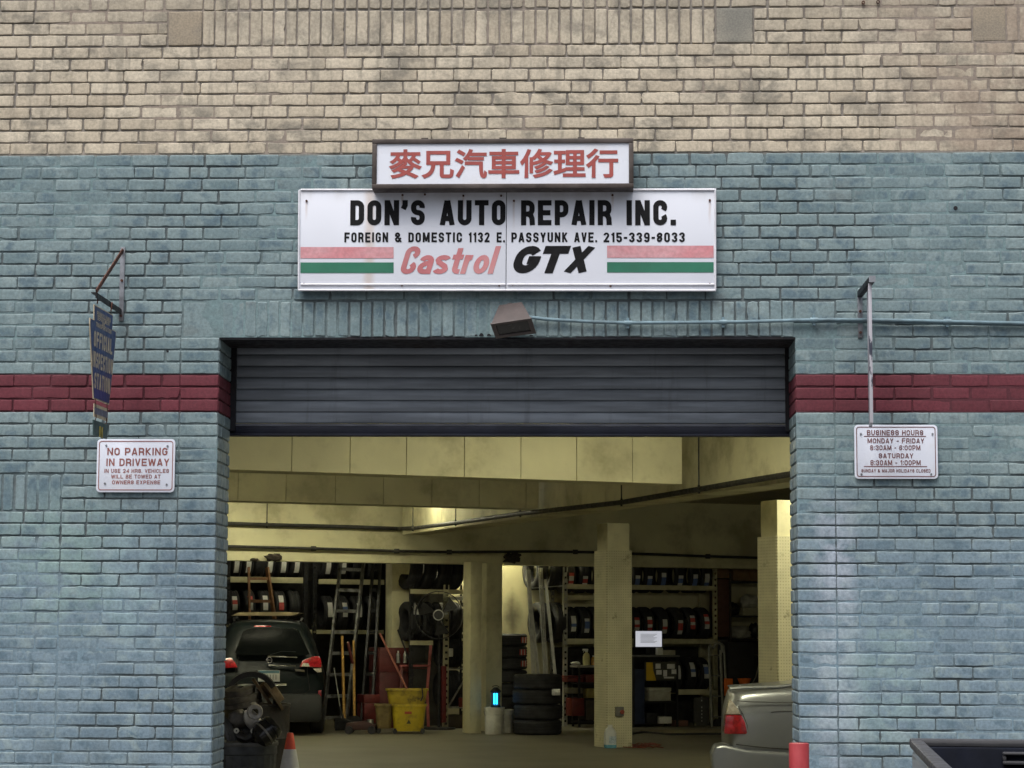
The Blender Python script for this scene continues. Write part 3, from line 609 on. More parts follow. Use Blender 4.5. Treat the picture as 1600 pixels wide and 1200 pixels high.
plate('warning_sign', 'white rectangular plate reading no parking in driveway, on the left brick pier', (150, 686, 274, 769),
      (('NO PARKING', (167.5, 699.7, 262, 711.3), .0032), ('IN DRIVEWAY', (166, 716.5, 264.5, 728), .0032), ('IN USE 24 HRS. VEHICLES', (163, 732.7, 264, 738.8), .0012), ('WILL BE TOWED AT', (173.5, 741.6, 251, 747.6), .0012), ('OWNERS EXPENSE', (175, 750.6, 250.5, 756.6), .0012)),
      (), ((166, 696), (262, 697), (164, 755.5), (260.5, 757)), BRN)
plate('opening_hours_sign', 'white rectangular plate listing business hours, on the right brick wall', (1335.6, 663.8, 1464.5, 748),
      (('BUSINESS HOURS', (1354.6, 672, 1442.6, 680), .0017), ('MONDAY - FRIDAY', (1355.5, 684.8, 1444, 692.6), .0017), ('8:30AM - 6:00PM', (1359.6, 695.7, 1438, 703.5), .0017), ('SATURDAY', (1373, 708.3, 1427, 716), .0017), ('8:30AM - 1:00PM', (1360, 719, 1438.5, 727), .0017), ('SUNDAY & MAJOR HOLIDAYS CLOSED', (1346, 733, 1454, 738.2), .0009)),
      ((1350, 1447, 681.6), (1350, 1448.6, 728.8)), ((1345, 678), (1457, 678), (1346, 741), (1455, 741)), BRN2)

# projecting inspection signs: a bracket each, the plate hanging from it in the plane of the bracket
def bracket(label, px, top, bot, arm, tie, depth):
    x = at(px, bot).x; z0, z1 = at(px, bot).z, at(px, top).z
    o = thing('sign_bracket', label, 'bracket', (x, 0, z0))
    mb = MB(); mb.b2((x-.014, -.012, z0-.06), (x+.014, -.002, z1+.02)); mb.build('wall_strap', GALV, o, world=True, bevel=.002)
    za = at(px, arm).z
    if tie:
        mb = MB(); mb.bar((x, -.012, za), (x, -depth, za), .03, .005, (1, 0, 0)); mb.bar((x-.013, -.012, za+.015), (x-.013, -depth, za+.015), .005, .03, (1, 0, 0)); mb.build('arm', STEEL_DK, o, world=True)
        mb = MB(); mb.bar((x, -.012, z1), (x, -depth, za+.02), .026, .006, (1, 0, 0)); mb.build('tie_bar', RUST, o, world=True)
    else:
        mb = MB(); mb.bar((x, -.012, za), (x, -depth, za), .034, .03, (1, 0, 0)); mb.build('arm', STEEL_DK, o, world=True, bevel=.003)
        mb = MB(); mb.b2((x-.018, -depth-.006, za-.018), (x+.018, -depth, za+.018)); mb.build('end_cap', GALV, o, world=True)
    for z in (z0-.03, (z0+z1)/2, z1):
        mb = MB(); mb.cyl((x, -.012, z), (x, -.02, z), .008, n=8); mb.build('bolt', RUST, o, world=True)
    return x, za
BLUE = M('keystone_blue', (.020, .045, .155), .45, 0, .25, 9, dirt=(.03, .045, .09))
GOLD = M('faded_gold', (.42, .36, .25), .6, 0, .2, 20)
bxl, bzl = bracket('rusty triangular wall bracket holding a blue keystone plate at the left', 190, 392, 486, 488, True, .66)
DP = 12.5
def hang(x, p0, ang, o):                                 # map (outward distance, height) to the world: a plate square to the wall, swung by ang
    c, s = math.cos(ang), math.sin(ang)
    return lambda a, z, d=0: Vector((x+(a-p0)*s+d*c, -(p0+(a-p0)*c)+d*s, z))
def keystone(fn, o, zt, hh, pc, edge, txt=True):
    wS, wB, wT = .285, .17, .205                          # half widths at shoulder, bottom, tab
    sh = zt-.20*hh
    out = [(pc-wT, zt), (pc+wT, zt), (pc+wT*.97, sh+.035*hh), (pc+wS, sh+.035*hh), (pc+wS, sh-.03*hh), (pc+wB, zt-hh), (pc-wB, zt-hh), (pc-wS, sh-.03*hh), (pc-wS, sh+.035*hh), (pc-wT*.97, sh+.035*hh)]
    mb = MB(); mb.prism(out, -.0025, .0025, fn); mb.build('plate', edge, o, world=True)
    inn = [(pc+(a-pc)*.955, zt-hh/2+(z-zt+hh/2)*.972) for a, z in out]
    for d in (-.0036, .0036):
        mb = MB(); mb.prism(inn, d-.0006, d+.0006, fn); mb.build('painted_face', BLUE, o, world=True)
    def words(body, zc, h, w, t):
        V, F = fill_loops(strokes(body, w, h, w=.5, t=t, r=.2, gap=.16))
        for sd in (1, -1):
            mb = MB(); mb.add([fn(pc+sd*(w/2-x), zc-h/2+z, .0048*sd) for x, z in V], F); mb.build('lettering', GOLD, o, world=True)
    for body, f, h, w in (('PENNSYLVANIA', .078, .026, .30), ('DEPARTMENT', .122, .026, .27), ('OF', .160, .020, .06), ('TRANSPORTATION', .200, .026, .34)): words(body, zt-f*hh, h, w, .17)
    for body, f, w in (('OFFICIAL', .36, .40), ('INSPECTION', .58, .44), ('STATION', .80, .34)): words(body, zt-f*hh, .088, w, .19)
zt = at(160, 484, -.45).z; hh = zt-at(155, 628, -.45).z
ks = thing('hanging_keystone_sign', 'blue keystone-shaped inspection plate with gold edge hanging from the rusty triangular bracket', 'sign', (bxl, -.45, zt))
fnL = hang(bxl-.004, .45, R(-2), ks); keystone(fnL, ks, zt, hh, .455, GOLD)
for a in (.30, .60):
    mb = MB(); mb.tube([fnL(a+.012*math.cos(t*.7), zt+.01+.028*(1+math.sin(t*.7-1.2)), .006) for t in range(9)], .0035, 6); mb.build('hook', RUST, ks, world=True)
zp = at(156, 635, -.45).z; zp2 = at(156, 655, -.45).z
ps = thing('small_hanging_plate', 'little grey-blue plate linked under the blue keystone plate', 'sign', (bxl, -.45, zp))
mb = MB(); mb.prism([(.455-.15, zp), (.455+.15, zp), (.455+.15, zp2), (.455-.15, zp2)], -.002, .002, fnL); mb.build('plate', GOLD, ps, world=True)
mb = MB(); mb.prism([(.455-.14, zp-.018), (.455+.14, zp-.018), (.455+.14, zp2+.018), (.455-.14, zp2+.018)], -.0035, .0035, fnL); mb.build('face', M('grey_blue', (.10, .11, .15), .6, 0, .4, 30), ps, world=True)
for a in (.33, .58):
    mb = MB(); mb.tube([fnL(a+.008*math.sin(t*1.1), zp+.03-.01*t, .003) for t in range(6)], .003, 6); mb.build('link', RUST, ps, world=True)
zg, zg2 = at(156, 660, -.45).z, at(156, 683, -.45).z
gs = thing('green_tag', 'dark green tag with a faded yellow mark at the foot of the hanging plates', 'tag', (bxl, -.45, zg))
mb = MB(); mb.prism([(.455-.17, zg), (.455+.16, zg), (.455+.15, zg2), (.455-.14, zg2)], -.0025, .0025, fnL); mb.build('plate', M('tag_green', (.035, .07, .068), .6, 0, .35, 20), gs, world=True)
mb = MB()
for q0, q1 in (((.03, 0), (.03, .06)), ((.03, .06), (-.02, 0)), ((-.02, 0), (-.02, .06))): mb.bar(fnL(.455+q0[0], zg-.085+q0[1], .004), fnL(.455+q1[0], zg-.085+q1[1], .004), .012, .002, (0, 1, 0))
mb.build('yellow_mark', M('mark_yellow', (.25, .21, .05), .6), gs, world=True)
for a in (.34, .57):
    mb = MB(); mb.tube([fnL(a, zg+.04-.012*t, .006*math.sin(t)) for t in range(5)], .003, 6); mb.build('link', RUST, gs, world=True)

bxr, bzr = bracket('dark steel bracket arm jutting out above the business hours plate', 1344, 462, 512, 460, False, .56)
zt = at(1353, 452, -.3).z; zb2 = at(1356, 664, -.3).z
es = thing('edge_on_sign', 'weathered white panel hanging edge-on from the dark right bracket', 'sign', (bxr, -.3, zt))
EDGEM = newmat('flaked_white'); q = NT(EDGEM); q.col(q.mix(q.rng(q.noise(9, 5, .7, q.vmul((1, 1, .35))), .52, .58), (.50, .49, .53), (.045, .05, .075))); q.rough(.6)
ea = math.atan2(bxr, DP-.3)-.012
fnR = hang(bxr, .3, -ea, es)
def fnR(a, z, d=0, _e=ea+.012): return Vector((bxr+.016-(a-.3)*math.tan(_e-.022)+d, -a, z))
mb = MB(); mb.prism([(.08, zt), (.52, zt), (.50, zt-.28*(zt-zb2)), (.44, zb2), (.16, zb2), (.10, zt-.28*(zt-zb2))], -.009, .009, fnR); mb.build('panel', EDGEM, es, world=True, bevel=.002)
mb = MB()
for a in (.16, .46): mb.tube([fnR(a, zt+.05), fnR(a, zt-.01)], .004, 6)
mb.build('hanger_link', GALV, es, world=True)

# ---- flood light and its conduit
fl = thing('flood_light', 'brown metal flood light with dark glass tilted over the middle of the roller door', 'lamp', at(803, 495, -.1))
BRZ = M('flood_brown', (.072, .058, .055), .55, .2, .2, 10, dirt=(.07, .055, .05))
T0, T1 = at(779.5, 476.5, -.06), at(815.5, 471.5, -.06); M0, M1 = at(767.5, 505, -.24), at(829, 496, -.24); B0, B1 = at(775.5, 526, -.17), at(836, 518, -.17)
K0, K1 = at(779, 520, -.05), at(826, 514, -.05)
mb = MB(); mb.add([T0, T1, M1, M0, B0, B1, K0, K1], [(0, 1, 2, 3), (3, 2, 5, 4), (4, 5, 7, 6), (6, 7, 1, 0), (0, 3, 4, 6), (1, 7, 5, 2)]); mb.build('housing', BRZ, fl, world=True, bevel=.005)
nrm = (M1-M0).cross(B0-M0).normalized(); nrm = nrm if nrm.y < 0 else -nrm
def fp(s, t, d): return (M0*(1-s)+M1*s)*(1-t)+(B0*(1-s)+B1*s)*t+nrm*d
mb = MB()
for (s0, t0, s1, t1) in ((-.02, -.04, 1.02, .10), (-.02, .88, 1.02, 1.04), (-.02, .101, .09, .879), (.91, .101, 1.02, .879)):
    vs = [fp(s, t, d) for d in (.002, .014) for s, t in ((s0, t0), (s1, t0), (s1, t1), (s0, t1))]
    mb.add(vs, [(0, 3, 2, 1), (4, 5, 6, 7), (0, 1, 5, 4), (1, 2, 6, 5), (2, 3, 7, 6), (3, 0, 4, 7)])
mb.build('lens_frame', BRZ, fl, world=True, bevel=.001)
mb = MB(); mb.add([fp(.08, .09, .004), fp(.92, .09, .004), fp(.92, .89, .004), fp(.08, .89, .004)], [(0, 1, 2, 3)]); mb.build('glass', M('flood_glass', (.03, .029, .027), .2, 0, .3, 10), fl, world=True)
mb = MB(); mb.cyl((T0+T1)/2+Vector((0, .01, -.03)), (T0+T1)/2+Vector((0, .058, -.03)), .035); mb.build('mounting_knuckle', BRZ, fl, world=True, smooth=True)
PIPEB = M('conduit_blue', (.13, .205, .24), .5, 0, .25, 14, dirt=(.08, .11, .12))
cp = thing('conduit_pipe', 'thin blue painted conduit running right along the wall from the flood light', 'pipe', at(1200, 502, -.02))
mb = MB(); mb.tube([at(x, y, -.028) for x, y in ((826, 495.5), (850, 498.5), (880, 500.5), (930, 503), (980, 504.5), (1060, 504), (1160, 503), (1240, 500.5), (1300, 499.5), (1400, 500.5), (1500, 503), (1640, 506))], .0105, 10); mb.build('tube', PIPEB, cp, world=True, smooth=True)
mb = MB(); mb.tube([at(x, y, -.012) for x, y in ((1240, 503.5), (1300, 503), (1400, 504.2), (1500, 506.5), (1640, 509.5))], .006, 8); mb.build('thin_cable', PIPEB, cp, world=True, smooth=True)
for x, y in ((981, 504.6), (1130, 503.3), (1272, 500), (1480, 502.4)):
    p = at(x, y, -.028); mb = MB(); mb.cyl(p-Vector((.022, 0, 0)), p+Vector((.022, 0, 0)), .0145, n=12); mb.b2(p+Vector((-.008, .0, -.03)), p+Vector((.008, .024, .03))); mb.build('coupling', PIPEB, cp, world=True)
for x, y, r in ((1493, 325, .014), (262, 549, .008)):    # old anchor holes
    p = at(x, y, .0); mb = MB(); mb.cyl(p+Vector((0, .003, 0)), p+Vector((0, -.005, 0)), r, r*.8, n=10); mb.build('anchor_plug', STEEL_DK, garage, world=True)
for x, y in ((1349, 4), (1372, 3)):
    p = at(x, y, -.01); mb = MB(); mb.lathe([(.006, -.004), (.011, -.004), (.011, .004), (.006, .004), (.006, -.004)], p, 'Y', 12); mb.build('anchor_ring', RUST, garage, world=True)
# torn paint and a chipped lip at the head of the opening
mb = MB()
for i, (x, w, h) in enumerate(((752, 9, 4.5), (764, 7, 3.5), (744, 5, 2.5), (830, 6, 2))):
    p = at(x, 524, -.004); mb.add([p+Vector((math.cos(t)*w/540*random.uniform(.8, 1.1), .0-.001*i, max(0, math.sin(t))*h/270*random.uniform(.8, 1.2)-.004)) for t in [j*math.pi/7 for j in range(15)]], [tuple(range(15))])
mb.build('chipped_lip', STEEL_DK, garage)

# ================================================================ setting outside and the inside of the garage
ASPH = M('asphalt', (.05, .05, .052), .9, 0, .3, 3, .4, 120)
PAVE = M('pavement_concrete', (.15, .147, .14), .85, 0, .2, 2, .3, 90, dirt=(.09, .088, .085))
mb = MB(); mb.b2((-90, -90, -.3), (90, .3, -.16)); tag(mb.build('road', ASPH), kind='structure')
mb = MB(); mb.b2((-90, -4.3, -.155), (90, .42, -.004)); tag(mb.build('pavement', PAVE, bevel=.02), kind='structure')
fm = newmat('garage_concrete'); q = NT(fm)
c = q.mix(q.rng(q.noise(.7, 5, .6), .35, .65), (.14, .13, .088), (.175, .162, .11)); c = q.mix(q.rng(q.noise(2.2, 5, .7), .58, .72, 0, .4), c, (.09, .082, .06)); c = q.mix(q.rng(q.noise(9, 4, .7), .64, .74, 0, .35), c, (.05, .047, .04))
q.col(c); q.rough(.62); 
mb = MB(); mb.b2((-11, .425, -.2), (11, 33, 0)); tag(mb.build('floor', fm), kind='structure')

AL = R(25)
L0 = atz(640, 880, 2.56)
LP = PL(L0, AL)                                        # front of the back lintel
def cream(name, col, dirt=(.22, .19, .11), amt=.5, sc=2.): return M(name, col, .75, 0, .1, 1.5, .12, 70, dirt=dirt, dsc=sc, damt=amt)
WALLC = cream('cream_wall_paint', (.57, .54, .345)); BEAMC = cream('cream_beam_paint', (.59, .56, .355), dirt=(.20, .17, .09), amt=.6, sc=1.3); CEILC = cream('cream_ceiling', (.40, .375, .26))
GROOVE = M('groove', (.10, .09, .06), .9)
inn = thing('garage_interior', 'cream painted inside of the garage with beams and pillars behind the roller door', 'room', (0, .5, 0))
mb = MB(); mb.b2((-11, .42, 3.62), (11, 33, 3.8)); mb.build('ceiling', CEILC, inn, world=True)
for nm, a, b in (('side_wall', (-10.2, .421, 0), (-10, 33, 3.62)), ('side_wall', (9.5, .421, 0), (9.7, 33, 3.62)), ('rear_wall', (-11, 32.8, 0), (11, 33, 3.62))):
    mb = MB(); mb.b2(a, b); mb.build(nm, WALLC, inn, world=True)
def panelled(name, pl, a0, a1, z0, z1, depth, joints, groove=True):      # a boxed-in beam of boards with open joints
    mb = MB(); ed = [a0]+[j for j in joints if a0 < j < a1]+[a1]
    P = lambda a, w, z: pl.pt(a, w, z)
    def blk(a, b, w0, w1, y0, y1, mi=0):
        vs = [P(a, w0, y0), P(b, w0, y0), P(b, w1, y0), P(a, w1, y0), P(a, w0, y1), P(b, w0, y1), P(b, w1, y1), P(a, w1, y1)]
        mb.add(vs, [(0, 3, 2, 1), (4, 5, 6, 7), (0, 1, 5, 4), (1, 2, 6, 5), (2, 3, 7, 6), (3, 0, 4, 7)], mi)
    for a, b in zip(ed, ed[1:]): blk(a+.004, b-.004, 0, .02, z0, z1)
    blk(a0, a1, .021, depth, z0+.004, z1, 0)
    return mb.build(name, [BEAMC, GROOVE], inn, world=True, bevel=.0)
# beam A (nearest), beam D (behind it), both along the lintel's direction; beam C runs away from the street
zA = 3.05
PA = PL(atz(700, 744.5, zA), AL)
ja = [PA.h(x, 710)[0] for x in (456, 547, 635, 725.5, 814, 901, 988)]
aE = PA.h(1066, 730)[0]
panelled('cross_beam', PA, -7, aE, zA, 3.62, .45, ja)
PD = PL(atz(600, 788.5, zA), AL)
jd = [PD.h(x, 760)[0] for x in (372, 447, 524, 599, 675, 749, 822, 893, 960, 1030)]
panelled('cross_beam', PD, -7, PD.h(842, 790)[0], zA, 3.62, .45, jd)
c0, c1 = atz(640, 834, 2.98), atz(1240, 752, 2.98)      # beam C: its lower front-left edge
ac = math.atan2(c1.y-c0.y, c1.x-c0.x)
PC = PL(c0, ac)
Lc = (c1-c0).length
jc = [PC.h(x, y)[0] for x, y in ((690, 822), (738, 815), (800, 808), (886, 795), (946, 786), (1020, 775), (1090, 740), (1167, 735), (1240, 720))]
panelled('long_beam', PC, -.4, Lc+5, 2.98, 3.62, .42, jc)
# ducts in shadow between A's end and C
# back lintel and what stands behind it
mb = MB()
for w0, w1, z0, z1 in ((0, .35, 2.56, 3.62), ):
    vs = [LP.pt(a, w, z) for z in (z0, z1) for a, w in ((-9, w0), (8, w0), (8, w1), (-9, w1))]
    mb.add(vs, [(0, 3, 2, 1), (4, 5, 6, 7), (0, 1, 5, 4), (1, 2, 6, 5), (2, 3, 7, 6), (3, 0, 4, 7)])
mb.build('lintel', BEAMC, inn, world=True)
def slab(name, a0, a1, w0, w1, z0, z1, m, bevel=0):
    mb = MB(); vs = [LP.pt(a, w, z) for z in (z0, z1) for a, w in ((a0, w0), (a1, w0), (a1, w1), (a0, w1))]
    mb.add(vs, [(0, 3, 2, 1), (4, 5, 6, 7), (0, 1, 5, 4), (1, 2, 6, 5), (2, 3, 7, 6), (3, 0, 4, 7)]); return mb.build(name, m, inn, world=True, bevel=bevel)
ax = lambda px, w=0., py=1000: LP.off(w).h(px, py)[0]
SMOKE = newmat('smoke_stained_wall'); q = NT(SMOKE); x_, y_, z_ = q.xyz()
c = q.scale((.52, .49, .32), q.rng(q.noise(2, 3), .3, .7, .9, 1.08))
pS = LP.off(1.1).w(800, 962); pS = pS-Vector((0, .5, 0))
dist = q.math('ADD', q.math('MULTIPLY', q.math('ABSOLUTE', q.math('SUBTRACT', x_, pS.x)), 2.2), q.math('ABSOLUTE', q.math('SUBTRACT', z_, pS.z)))
c = q.mix(q.math('MULTIPLY', q.rng(q.math('ADD', dist, q.math('MULTIPLY', q.noise(5, 4), .5)), .25, .85, 1, 0), .85), c, (.07, .06, .05)); q.col(c); q.rough(.8)
slab('back_wall', ax(700, 1.1), 8, 1.1, 1.25, 0, 3.62, SMOKE)
slab('partition_pier', ax(612, .9), ax(641, .9), .9, 1.2, 0, 3.62, WALLC)
slab('rack_wall', ax(600, 1.6), ax(702, 1.26), 1.26, 1.36, 0, 3.62, M('rack_wall_painted_shade', (.05, .047, .04), .9))  # near-black colour stands in for the shade behind the big tyres
slab('back_wall', -8, ax(613, 5.6)+2, 5.4, 5.55, 0, 3.62, M('wall_painted_shade', (.035, .033, .03), .9))  # left bay's shade put into the wall colour
# pillars
PEG = newmat('pegboard_sheet'); q = NT(PEG)
v = q.t.nodes.new('ShaderNodeVectorMath'); v.operation = 'SCALE'; q.put(v.inputs[0], q.co); v.inputs['Scale'].default_value = 1/.034
fr = q.t.nodes.new('ShaderNodeVectorMath'); fr.operation = 'FRACTION'; q.put(fr.inputs[0], v.outputs[0])
sb = q.t.nodes.new('ShaderNodeVectorMath'); sb.operation = 'SUBTRACT'; q.put(sb.inputs[0], fr.outputs[0]); sb.inputs[1].default_value = (.5, .5, .5)
sx = q.t.nodes.new('ShaderNodeSeparateXYZ'); q.put(sx.inputs[0], sb.outputs[0])
geo = q.t.nodes.new('ShaderNodeAttribute'); geo.attribute_name = 'facing'
hx = q.mix(geo.outputs['Fac'], sx.outputs[0], sx.outputs[1])
d2 = q.math('SQRT', q.math('ADD', q.math('POWER', q.math('ABSOLUTE', hx), 2.0), q.math('POWER', q.math('ABSOLUTE', sx.outputs[2]), 2.0)))
c = q.scale((.56, .53, .35), q.rng(q.noise(3, 4), .3, .7, .86, 1.08)); c = q.mix(q.rng(q.noise(5, 5, .7), .6, .72, 0, .7), c, (.14, .115, .06))
c = q.mix(q.rng(d2, .16, .25, .45, 0), c, (.13, .115, .07)); q.col(c); q.rough(.7)
def pillar(name, P, w, d, top, split, pad=.02, label=None):
    pt = tag(bpy.data.objects.new(name, None)); COL.objects.link(pt); pt.parent = inn; pt.location = Vector(P)-Vector((0, .5, 0)); pt.rotation_euler = (0, 0, AL)
    if label: pt['label'] = label
    mb = MB(); mb.b2((0, 0, 0), (w, d, top)); mb.build('shaft', WALLC, pt, bevel=.006)
    if split:
        for f, a, b in ((0, (-pad, -pad-.012, 0), (w+pad, -pad, split)), (1, (-pad-.012, -pad, 0), (-pad-.0005, d+pad, split))):
            mb = MB(); mb.b2(a, b); o = mb.build('pegboard', PEG, pt)
            at_ = o.data.attributes.new('facing', 'FLOAT', 'POINT'); at_.data.foreach_set('value', [float(f)]*len(o.data.vertices))
    return pt
def pcorner(px, py): return atz(px, py, 0)
p1 = pcorner(949.5, 1168); P1 = PL(p1, AL); w1 = P1.h(987, 1160)[0]-.03
pil1 = pillar('pillar', p1, w1, w1*1.02, 2.98, P1.h(960, 860)[1], label='cream pillar clad in pegboard up to door height with a jug at its foot')
mb = MB(); mb.b2((w1*.28, -.085, P1.h(970, 1119)[1]), (w1*.62, -.034, P1.h(970, 1104)[1])); sk = mb.build('outlet_box', M('outlet_grey', (.13, .13, .115), .5), pil1, bevel=.006)
zz = P1.h(970, 1112)[1]; mb = MB(); mb.cyl((w1*.52, -.085, zz), (w1*.52, -.11, zz), .028, n=14); mb.build('red_plug', M('plug_red', (.25, .05, .035), .5), sk, smooth=True)
P2d = 3410*1.38/(978-781); p2 = at(1215, 900, P2d-12.5); p2.z = 0; P2 = PL(p2, AL)
pillar('pillar', p2, .36, .36, 2.98, P2.h(1225, 838)[1], label='cream pegboard pillar beside the right jamb, behind the silver car')
p3 = atz(734, 1146, 0); P3 = PL(p3, AL)
pillar('pillar', p3, P3.h(752, 1100)[0], .3, 2.56, 0, label='narrow plain cream pillar left of the blue lantern')
p4 = atz(759, 1143, 0); P4 = PL(p4, AL)
pillar('pillar', p4, P4.h(784, 1100)[0], .3, 2.56, 0, label='plain cream pillar directly behind the blue lantern')

# pipes under the ceiling
PIPE = M('black_iron_pipe', (.03, .029, .026), .6, .3, .4, 8)
def pipe(label, pts, r, hang=(), couple=()):
    o = thing('ceiling_pipe', label, 'pipe', pts[0]); mb = MB(); mb.tube(pts, r, 10); mb.build('tube', PIPE, o, world=True, smooth=True)
    for p, top in hang:
        mb = MB(); mb.tube([p+Vector((0, 0, r)), Vector((p.x, p.y, top))], .008, 6); mb.lathe([(r+.004, -.012), (r+.016, -.012), (r+.016, .012), (r+.004, .012), (r+.004, -.012)], p, 'X', 14); mb.build('hanger', PIPE, o, world=True)
    for p in couple:
        mb = MB(); mb.lathe([(r, -.04), (r+.016, -.04), (r+.016, .04), (r, .04)], p, 'X', 14); mb.build('collar', PIPE, o, world=True)
PCo = PC.off(-.12)
pp = [PCo.w(x, y) for x, y in ((1300, 726), (1240, 740), (1160, 753), (1090, 765), (971, 785), (813, 802.5), (712, 817), (650, 825))]
LPo = LP.off(-.1)
pp2 = [LPo.w(x, y) for x, y in ((622, 826), (540, 823), (417, 820), (330, 817))]
pipe('dark iron pipe slung along the beam on ring hangers, rising to the right', pp+pp2, .03, [(PCo.w(x, y), 3.62) for x, y in ((1092, 764.5), (971, 785), (813, 802.5), (645, 825.5))]+[(LPo.w(417, 820), 3.62), (PCo.w(712, 817), 3.62)])
pp = [LPo.w(x, y) for x, y in ((330, 853), (430, 855.5), (490, 857), (620, 861), (700, 862.5), (790, 862), (850, 861.5), (935, 863), (1100, 869), (1200, 872))]
pipe('thin dark pipe with collars running level across the back lintel', pp, .022, (), [LPo.w(x, y) for x, y in ((490, 857), (620, 861), (702, 862.5), (899, 862.3), (1106, 869.2))])
RAG = M('sooty_cloth', (.035, .026, .02), .95, 0, .5, 20)
def rag(label, px, py, wpx, hpx, pl):
    p = pl.w(px, py); s = FPX/(p-CAM).dot(FW); bm = bmesh.new(); bmesh.ops.create_icosphere(bm, subdivisions=3, radius=1)
    for v in bm.verts:
        k = 1+.55*noise.noise(v.co*2.1+Vector((px, 0, 0)))+.25*noise.noise(v.co*6)
        v.co = Vector((v.co.x*wpx/s/2*k, v.co.y*.09*k, v.co.z*hpx/s/2*k))
    mb = MB(); mb.add([v.co.copy() for v in bm.verts], [[v.index for v in f.verts] for f in bm.faces]); bm.free()
    o = mb.build('oily_rag', RAG, None, smooth=True, ang=180); o.location = p; tag(o, label, 'rag')
rag('dark crumpled rag on the lintel pipe above the parked dark car', 428, 871, 24, 13, LPo); rag('brown-black rag hanging from the lintel pipe over the smoke-stained wall', 801, 872, 26, 15, LPo)
rag('small dark rag at the left end of the lintel pipe', 398, 874.5, 13, 5, LPo)

# fluorescent fittings on the ceiling, above what the door lets one see
def tube_mat(k):
    m = newmat('lit_tube'); q = NT(m); q.col((.9, .88, .7)); q.put(q.P.inputs['Emission Color'], (1.0, .95, .67, 1)); q.P.inputs['Emission Strength'].default_value = LAMP*k; return m
FIT = M('fitting_white', (.7, .7, .66), .4)
def fitting(label, P, rz, k=1., L=1.3):
    TUBE = tube_mat(k)
    o = thing('ceiling_light', label, 'light', P, rz, 'fluorescent lights of the garage')
    mb = MB(); mb.b2((-L/2, -.1, .02), (L/2, .1, .09)); mb.build('housing', FIT, o, bevel=.01)
    for y in (-.05, .05):
        mb = MB(); mb.cyl((-L/2+.03, y, 0), (L/2-.03, y, 0), .018, n=8); mb.build('tube', TUBE, o, smooth=True)
lp4, lp5 = LP.pt(-3.4, -2.0), LP.pt(-1.0, -2.2); lp6 = LP.off(.72).pt(LP.off(.72).h(745, 900)[0]); lp_fill = LP.off(3.1).pt(LP.off(3.1).h(470, 900)[0])  # last point: a lamp added to brighten the left tyre shelves
for l, x, y, z, k in (('lit tube light on the ceiling just inside the left of the door', -4.4, 8.0, 3.45, 1.3), ('lit tube light on the ceiling left of the long beam near the door', .7, 6.2, 3.48, 1.7), ('lit tube light on the ceiling right of the long beam', 3.3, 11.0, 3.45, 1.15),
                   ('lit tube light between the back beam and the lintel on the left', lp4.x, lp4.y, 3.52, .9), ('lit tube light left of the long beam above the tyre racks', lp5.x, lp5.y, 3.52, .3), ('lit tube light hidden behind the back lintel over the white bucket', lp6.x, lp6.y, 3.4, .95), ('added unseen tube light behind the back lintel, brightening shelves over the dark car', lp_fill.x, lp_fill.y, 3.45, .22)):
    fitting(l, (x, y, z), AL, k)

# ================================================================ things in the garage
RUB = newmat('tyre_rubber'); q = NT(RUB); q.col(q.scale((.016, .016, .018), q.rng(q.noise(9, 4), .3, .7, .7, 1.6))); q.rough(.72)
PAPW = M('sticker_white', (.62, .62, .60), .6, 0, .08, 40); PAPR = M('sticker_red', (.48, .07, .06), .6, 0, .15, 40); PAPB = M('sticker_blue', (.10, .16, .36), .6, 0, .15, 40)
SHELFC = M('shelf_cream', (.50, .47, .30), .5, 0, .12, 6, dirt=(.20, .17, .10), amt=.5) if False else M('shelf_cream', (.50, .47, .30), .5, 0, .12, 6, dirt=(.20, .17, .10))
BLK = M('black_plastic', (.014, .014, .016), .45, 0, .3, 10); DKM = M('dark_metal', (.03, .03, .033), .5, .5, .4, 12); STL = M('bare_steel', (.30, .30, .28), .45, .7, .3, 14, dirt=(.12, .10, .08))
REDP = M('red_enamel', (.12, .014, .014), .45, 0, .3, 8, dirt=(.05, .015, .015)); YEL = M('bucket_yellow', (.56, .42, .022), .5, 0, .15, 6, dirt=(.15, .11, .03), dsc=5, damt=.7)
WOODY = M('yellow_wood', (.40, .22, .05), .6, 0, .3, 20); ORG = M('orange_plastic', (.62, .13, .015), .5, 0, .15, 10); CARD = M('cardboard', (.20, .115, .06), .9, 0, .2, 8)
CHROME = M('chrome', (.65, .65, .66), .15, 1.0, .05, 5); WHT = M('white_plastic', (.62, .62, .57), .5, 0, .12, 8, dirt=(.25, .22, .15))
def tyre_mesh(r=.31, w=.20, rim=.19):
    mb = MB(); h = w/2; pr = [(rim, -h*.55), (rim+.02, -h*.8), (r*.80, -h), (r*.93, -h*.93), (r*.985, -h*.74)]
    for g in (-.42, 0, .42): pr += [(r, h*(g-.24)), (r, h*(g-.06)), (r-.008, h*(g-.05)), (r-.008, h*(g+.05)), (r, h*(g+.06)), (r, h*(g+.24))]
    pr += [(r*.985, h*.74), (r*.93, h*.93), (r*.80, h), (rim+.02, h*.8), (rim, h*.55), (rim, -h*.55)]
    return mb.lathe(pr, (0, 0, 0), 'X', 36)
def sticker(r, cols, a0, a1, w=.085):                     # a paper band wrapped round the tread, in coloured steps
    mb = MB(); n = 10
    for i in range(n):
        t0, t1 = a0+(a1-a0)*i/n, a0+(a1-a0)*(i+1)/n; vs = []
        for t in (t0, t1):
            for x in (-w/2, w/2): vs.append((x, -math.cos(t)*(r+.003), math.sin(t)*(r+.003)))
        mb.add(vs, [(0, 1, 3, 2)], cols[min(len(cols)-1, int(i*len(cols)/n))])
    return mb
_ty = {}
